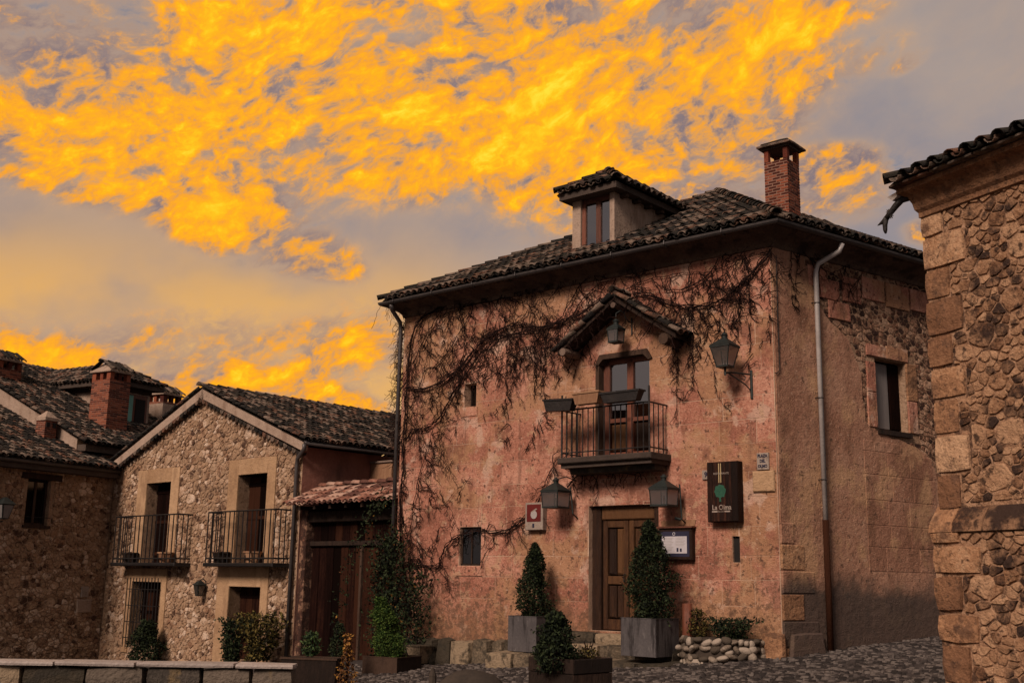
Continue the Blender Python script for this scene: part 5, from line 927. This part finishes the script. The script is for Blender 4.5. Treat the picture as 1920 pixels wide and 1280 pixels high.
# ---- the vines
STEMS = [([(-9.45, 5.58), (-8.9, 5.52), (-8.26, 5.62), (-7.75, 5.87), (-7.25, 6.27), (-6.86, 6.48), (-6.38, 6.63), (-5.9, 6.62), (-5.43, 6.52), (-5.02, 6.5), (-4.58, 6.58), (-4.19, 6.7), (-3.81, 6.86), (-3.6, 6.93)], 0.030),
         ([(-9.39, 4.36), (-9.18, 4.58), (-8.69, 4.6), (-8.33, 4.82), (-7.98, 5.24), (-7.54, 5.73), (-7.15, 6.07), (-6.66, 6.38), (-6.08, 6.46), (-5.43, 6.45), (-5.02, 6.52)], 0.024),
         ([(-5.02, 6.52), (-4.76, 6.75), (-4.54, 7.01), (-4.36, 7.27), (-4.15, 7.38)], 0.018),
         ([(-4.98, 6.53), (-4.54, 6.65), (-3.97, 6.78)], 0.016),
         ([(-9.26, 6.15), (-8.95, 6.63), (-8.69, 6.96), (-8.43, 7.24), (-8.23, 7.41)], 0.018),
         ([(-8.96, 5.65), (-8.87, 5.95), (-8.78, 6.41), (-8.77, 6.93)], 0.016),
         ([(-8.65, 5.93), (-8.23, 6.19), (-7.93, 6.54), (-7.58, 6.92), (-7.44, 7.33)], 0.014),
         ([(-7.75, 5.91), (-7.61, 6.35), (-7.61, 6.93)], 0.014),
         ([(-7.15, 6.22), (-6.56, 6.45), (-5.9, 6.51), (-5.25, 6.35)], 0.014),
         ([(-7.34, 5.79), (-6.75, 5.95), (-6.08, 6.09), (-5.61, 6.14), (-5.15, 6.27)], 0.012),
         ([(-5.99, 6.59), (-5.76, 6.97), (-5.63, 7.28)], 0.010),
         ([(-4.58, 6.62), (-4.15, 7.05), (-3.68, 7.26), (-3.02, 7.22), (-2.7, 7.27)], 0.013),
         ([(-7.08, 5.53), (-6.55, 5.74), (-5.98, 5.86), (-5.42, 5.94), (-4.97, 6.13)], 0.012),
         ([(-8.43, 7.16), (-7.59, 7.28), (-6.88, 7.29), (-6.25, 7.27), (-5.62, 6.99), (-5.07, 6.58)], 0.014),
         ([(0.07, 7.2), (-0.28, 6.91), (-0.55, 6.71), (-0.91, 6.48), (-1.22, 6.39), (-1.63, 6.39), (-2.04, 6.51), (-2.5, 6.72), (-2.98, 6.87)], 0.028),
         ([(-1.87, 6.77), (-1.45, 6.89), (-1.05, 7.22), (-0.88, 7.34)], 0.018),
         ([(-3.29, 6.96), (-2.71, 7.1), (-1.86, 7.1), (-1.25, 7.04), (-0.58, 7.14), (0.03, 7.21)], 0.012),
         ([(-2.29, 6.84), (-1.87, 6.79), (-1.45, 6.89)], 0.018),
         ([(-0.89, 6.98), (-0.71, 6.56), (-0.55, 6.71)], 0.010),
         ([(-5.62, 2.6), (-6.0, 2.35), (-6.55, 2.21), (-7.17, 2.26), (-7.64, 2.15), (-7.96, 1.96), (-8.14, 1.69), (-8.19, 1.49), (-8.55, 1.52), (-8.94, 1.53), (-9.29, 1.57)], 0.024),
         ([(-8.5, 1.61), (-8.34, 1.92), (-8.3, 2.12)], 0.010),
         ([(-8.94, 1.53), (-8.79, 1.85), (-8.97, 2.12)], 0.010),
         ([(-5.62, 2.6), (-5.38, 2.88), (-5.25, 3.17), (-5.06, 3.5), (-4.87, 3.71)], 0.014),
         ([(-4.5, 3.25), (-4.05, 3.34), (-3.52, 3.33), (-2.85, 3.23)], 0.012),
         ([(-4.64, 3.08), (-4.5, 3.25), (-4.64, 3.55)], 0.020),
         ([(-9.14, 0.69), (-9.32, 1.51), (-9.46, 2.23), (-9.48, 2.95), (-9.45, 3.68), (-9.45, 4.67), (-9.41, 5.93), (-9.28, 6.81), (-8.87, 7.27), (-7.85, 7.44), (-6.55, 7.45), (-5.04, 7.45), (-3.65, 7.48)], 0.030),
         ([(-9.04, 0.69), (-9.15, 1.51), (-9.15, 2.22), (-9.05, 2.94), (-8.88, 3.65), (-8.63, 4.25), (-8.54, 4.53)], 0.016),
         ([(-8.54, 4.53), (-8.5, 4.0), (-8.56, 3.4), (-8.61, 2.63)], 0.010),
         ([(-6.36, 6.14), (-6.35, 5.61), (-6.32, 4.9), (-6.33, 4.0)], 0.008),
         ([(-5.43, 6.08), (-5.33, 5.27), (-5.21, 4.47), (-5.55, 4.25), (-5.79, 3.88)], 0.008),
         ([(-5.61, 6.34), (-5.54, 5.63), (-5.59, 5.07)], 0.007),
         ([(-2.02, 5.77), (-2.01, 5.14), (-2.04, 4.37)], 0.009),
         ([(-2.14, 6.21), (-2.05, 5.88), (-2.01, 5.66)], 0.014),
         ([(-1.64, 6.35), (-1.67, 5.62), (-1.66, 4.9)], 0.005),
         ([(-1.75, 6.47), (-1.72, 6.1), (-1.79, 5.74)], 0.005),
         ([(-1.51, 6.49), (-1.49, 5.99), (-1.56, 5.51)], 0.005),
         ([(-1.34, 6.46), (-1.31, 6.07), (-1.38, 5.69)], 0.005),
         ([(-1.09, 6.48), (-1.07, 5.96), (-1.14, 5.46)], 0.005),
         ([(-0.8, 6.59), (-0.77, 6.17), (-0.84, 5.77)], 0.005),
         ([(-0.7, 6.73), (-0.68, 6.16), (-0.75, 5.61)], 0.005),
         ([(-0.45, 6.79), (-0.43, 6.38), (-0.5, 5.98)], 0.005),
         ([(-0.44, 6.58), (-0.43, 5.82), (-0.5, 5.08)], 0.005),
         ([(-0.2, 6.95), (-0.17, 6.64), (-0.24, 6.35)], 0.005),
         ([(-0.03, 6.87), (-0.03, 6.19), (-0.1, 5.53)], 0.005),
         ([(-1.27, 6.92), (-1.24, 6.71), (-1.3, 6.51)], 0.005),
         ([(-0.94, 7.29), (-0.91, 6.97), (-0.98, 6.67)], 0.005),
         ([(-0.52, 7.31), (-0.49, 7.05), (-0.55, 6.8)], 0.005)]
SIDE_STEMS = [([(0.77, 7.4), (1.17, 7.18), (1.75, 7.06), (2.24, 6.93), (2.61, 7.28)], .014), ([(0.53, 7.32), (0.48, 6.9), (0.51, 6.29)], .007), ([(0.77, 7.37), (0.64, 6.82), (0.55, 6.25)], .007), ([(1.68, 7.09), (2.09, 7.29), (2.36, 7.66)], .008)]

rn = random.Random(55)
VINE = thing('climbing_vine', 'leafless climbing vine with tangled dark stems over the pink facade', 'vine', hw(0, 0, 0), -40.9)
tw = MB()
def smooth(pts, k=4):
    out = []
    for i in range(len(pts)-1):
        p0, p1, p2, p3 = pts[max(i-1, 0)], pts[i], pts[i+1], pts[min(i+2, len(pts)-1)]
        for j in range(k):
            t = j/k; out.append(tuple(.5*((2*p1[c])+(-p0[c]+p2[c])*t+(2*p0[c]-5*p1[c]+4*p2[c]-p3[c])*t*t+(-p0[c]+3*p1[c]-3*p2[c]+p3[c])*t**3) for c in (0, 1)))
    out.append(pts[-1]); return out
def twig(b, x, y, z, ang, L, r, depth, fr=None, droop=.10):
    n = max(3, int(L/.055)); pts = [(x, y, z)]; a = ang
    for i in range(n):
        a += rn.gauss(0, .42); a = a+(-math.pi/2-a)*droop; x += math.cos(a)*L/n; z += math.sin(a)*L/n; y += rn.gauss(0, .012); y = max(-.16, min(-.028, y)); pts.append((x, y, z))
        if depth and rn.random() < .42: twig(b, x, y, z, a+rn.choice((-1, 1))*rn.uniform(.5, 1.3), L*rn.uniform(.18, .42), max(.0045, r*.62), depth-1, fr, droop*.6)
    b.tube([fr @ Vector(p) for p in pts] if fr is not None else pts, [r*(1-.5*i/len(pts)) for i in range(len(pts))], 3, False)
def run(stems, fr, dens):
    for pts, r in stems:
        sp = smooth(pts); ln = len(sp); P = [(x+rn.gauss(0, .012), -.035-r-rn.random()*.02, z+rn.gauss(0, .012)) for x, z in sp]
        MB().tube(P, [r*.62*(1-.4*i/ln)*(1+.18*math.sin(i*1.9)) for i in range(ln)], 6, True).build('stem', 'vine', VINE, True, fr)
        if r > .018:                                     # thinner stems twist along the thick ones
            for q in range(2): MB().tube([(x+rn.gauss(0, .03), y-.01, z+.045*math.sin(i*.7+q*2)) for i, (x, y, z) in enumerate(P)], r*.38, 4, False).build('stem', 'vine', VINE, True, fr)
        for i in range(ln-1):
            L = math.hypot(P[i+1][0]-P[i][0], P[i+1][2]-P[i][2]); k = L*dens*(1.5 if r < .0095 else 1.0)
            while k > 0:
                if rn.random() < k:
                    t = rn.random(); dirn = rn.choice((-math.pi/2, -math.pi/2, -math.pi/2, math.pi/2, rn.uniform(-3, 0)))+rn.gauss(0, .5); lng = rn.uniform(.10, .30) if r < .0095 else (rn.uniform(.15, .50) if rn.random() < .75 else rn.uniform(.5, .95))
                    twig(tw, P[i][0]+(P[i+1][0]-P[i][0])*t, P[i][1], P[i][2]+(P[i+1][2]-P[i][2])*t, dirn, lng, rn.uniform(.0075, .0125), 2, fr, .16 if lng > .4 else .06)
                k -= 1
rw = random.Random(501); WANDER = []
for k in range(64):                                      # long thin runners filling the upper wall
    if k < 40: x, z = rw.uniform(-9.6, -4.6), rw.uniform(5.2, 7.25)
    elif k < 52: x, z = rw.uniform(-9.6, -8.3), rw.uniform(1.6, 5.5)
    else: x, z = rw.uniform(-2.6, -.1), rw.uniform(6.2, 7.25)
    a = rw.choice((0, math.pi, -.6, .5, -2.4, -1.5)); pts = [(x, z)]
    for i in range(rw.randint(5, 9)):
        a += rw.gauss(0, .45); x += .24*math.cos(a); z += .24*math.sin(a)
        if not (-9.62 < x < -.05 and 1.0 < z < 7.28): break
        pts.append((x, z))
    if len(pts) > 3: WANDER.append((pts, .0075))
run([([(-4.7, 5.9), (-4.2, 6.22), (-3.7, 6.52), (-3.2, 6.86), (-2.7, 6.55), (-2.2, 6.2), (-1.75, 5.85)], .016)], Matrix.Translation((0, -.40, 0)), 16.0)   # vine lying over the hood
run(STEMS, None, 9.0); run(WANDER, None, 4.0); run(SIDE_STEMS, SIDE, 6.0)
for k in range(230):                                      # free twigs curling out past the left corner, against the sky
    z = rn.uniform(3.9, 7.3); out = .36 if z < 5.8 else .26; x, y = -9.66, rn.uniform(-.12, .1); a = rn.uniform(2.2, 4.2); pts = [(x, y, z)]
    for i in range(9): a += rn.gauss(0, .5); x += math.cos(a)*out*.16; z += math.sin(a)*.055-.012; y += rn.gauss(0, .015); pts.append((x, y, z))
    tw.tube(pts, [.0085*(1-.06*i) for i in range(10)], 3, False)
for k in range(7):
    x, z, a = -9.9+rn.uniform(-.1, .4), 7.52, -1.7; pts = [(x, -.58, z)]
    for i in range(rn.randint(4, 9)): a += rn.gauss(0, .3); x += .06*math.cos(a)-.012; z += .06*math.sin(a); pts.append((x, -.58+rn.gauss(0, .02), z))
    tw.tube(pts, .0055, 3, False)
tw.build('twigs', 'vine', VINE, False, None, 'stuff')
# leafy climber beside the gate
CL = thing('leafy_climber', 'dark leafy climber with a few yellow leaves on the gate post', 'climber', hw(-9.4, -.3, -.5), -40.9); rn = random.Random(66); lb = MB(); ly = MB(); st_ = MB()
for k in range(16):
    x = rn.uniform(-.4, 1.0); pts = [(x*.5, -.1, .0)]
    for i in range(7): pts.append((x+rn.gauss(0, .10), -.1+rn.uniform(-.12, .1), (.35+i*.36 if x < .35 else .3+i*.24)+rn.gauss(0, .08)))
    st_.tube(pts, [.018-.0018*i for i in range(8)], 4, False)
    for i in range(1, 8):
        p = pts[i]; q = [(p[0]+rn.gauss(0, .14), p[1]+rn.gauss(0, .10), p[2]+rn.gauss(0, .16)) for _ in range(44)]; leaves(lb, q, .085, rn)
        if rn.random() < .5: leaves(ly, q[:3], .08, rn)
for k in range(16):                                       # arm of the climber across the top of the gate
    p = (-.3-k*.14, .15+k*.03, 3.45-.012*k*k+rn.gauss(0, .06)); q = [(p[0]+rn.gauss(0, .12), p[1]+rn.gauss(0, .08)-.15, p[2]+rn.gauss(0, .12)) for _ in range(26)]; leaves(lb, q, .08, rn)
    if k % 3 == 0: leaves(ly, q[:3], .08, rn)
st_.build('stems', 'vine', CL); lb.build('foliage', 'leaf_dark', CL); ly.build('yellow_leaves', 'leaf_autumn', CL)
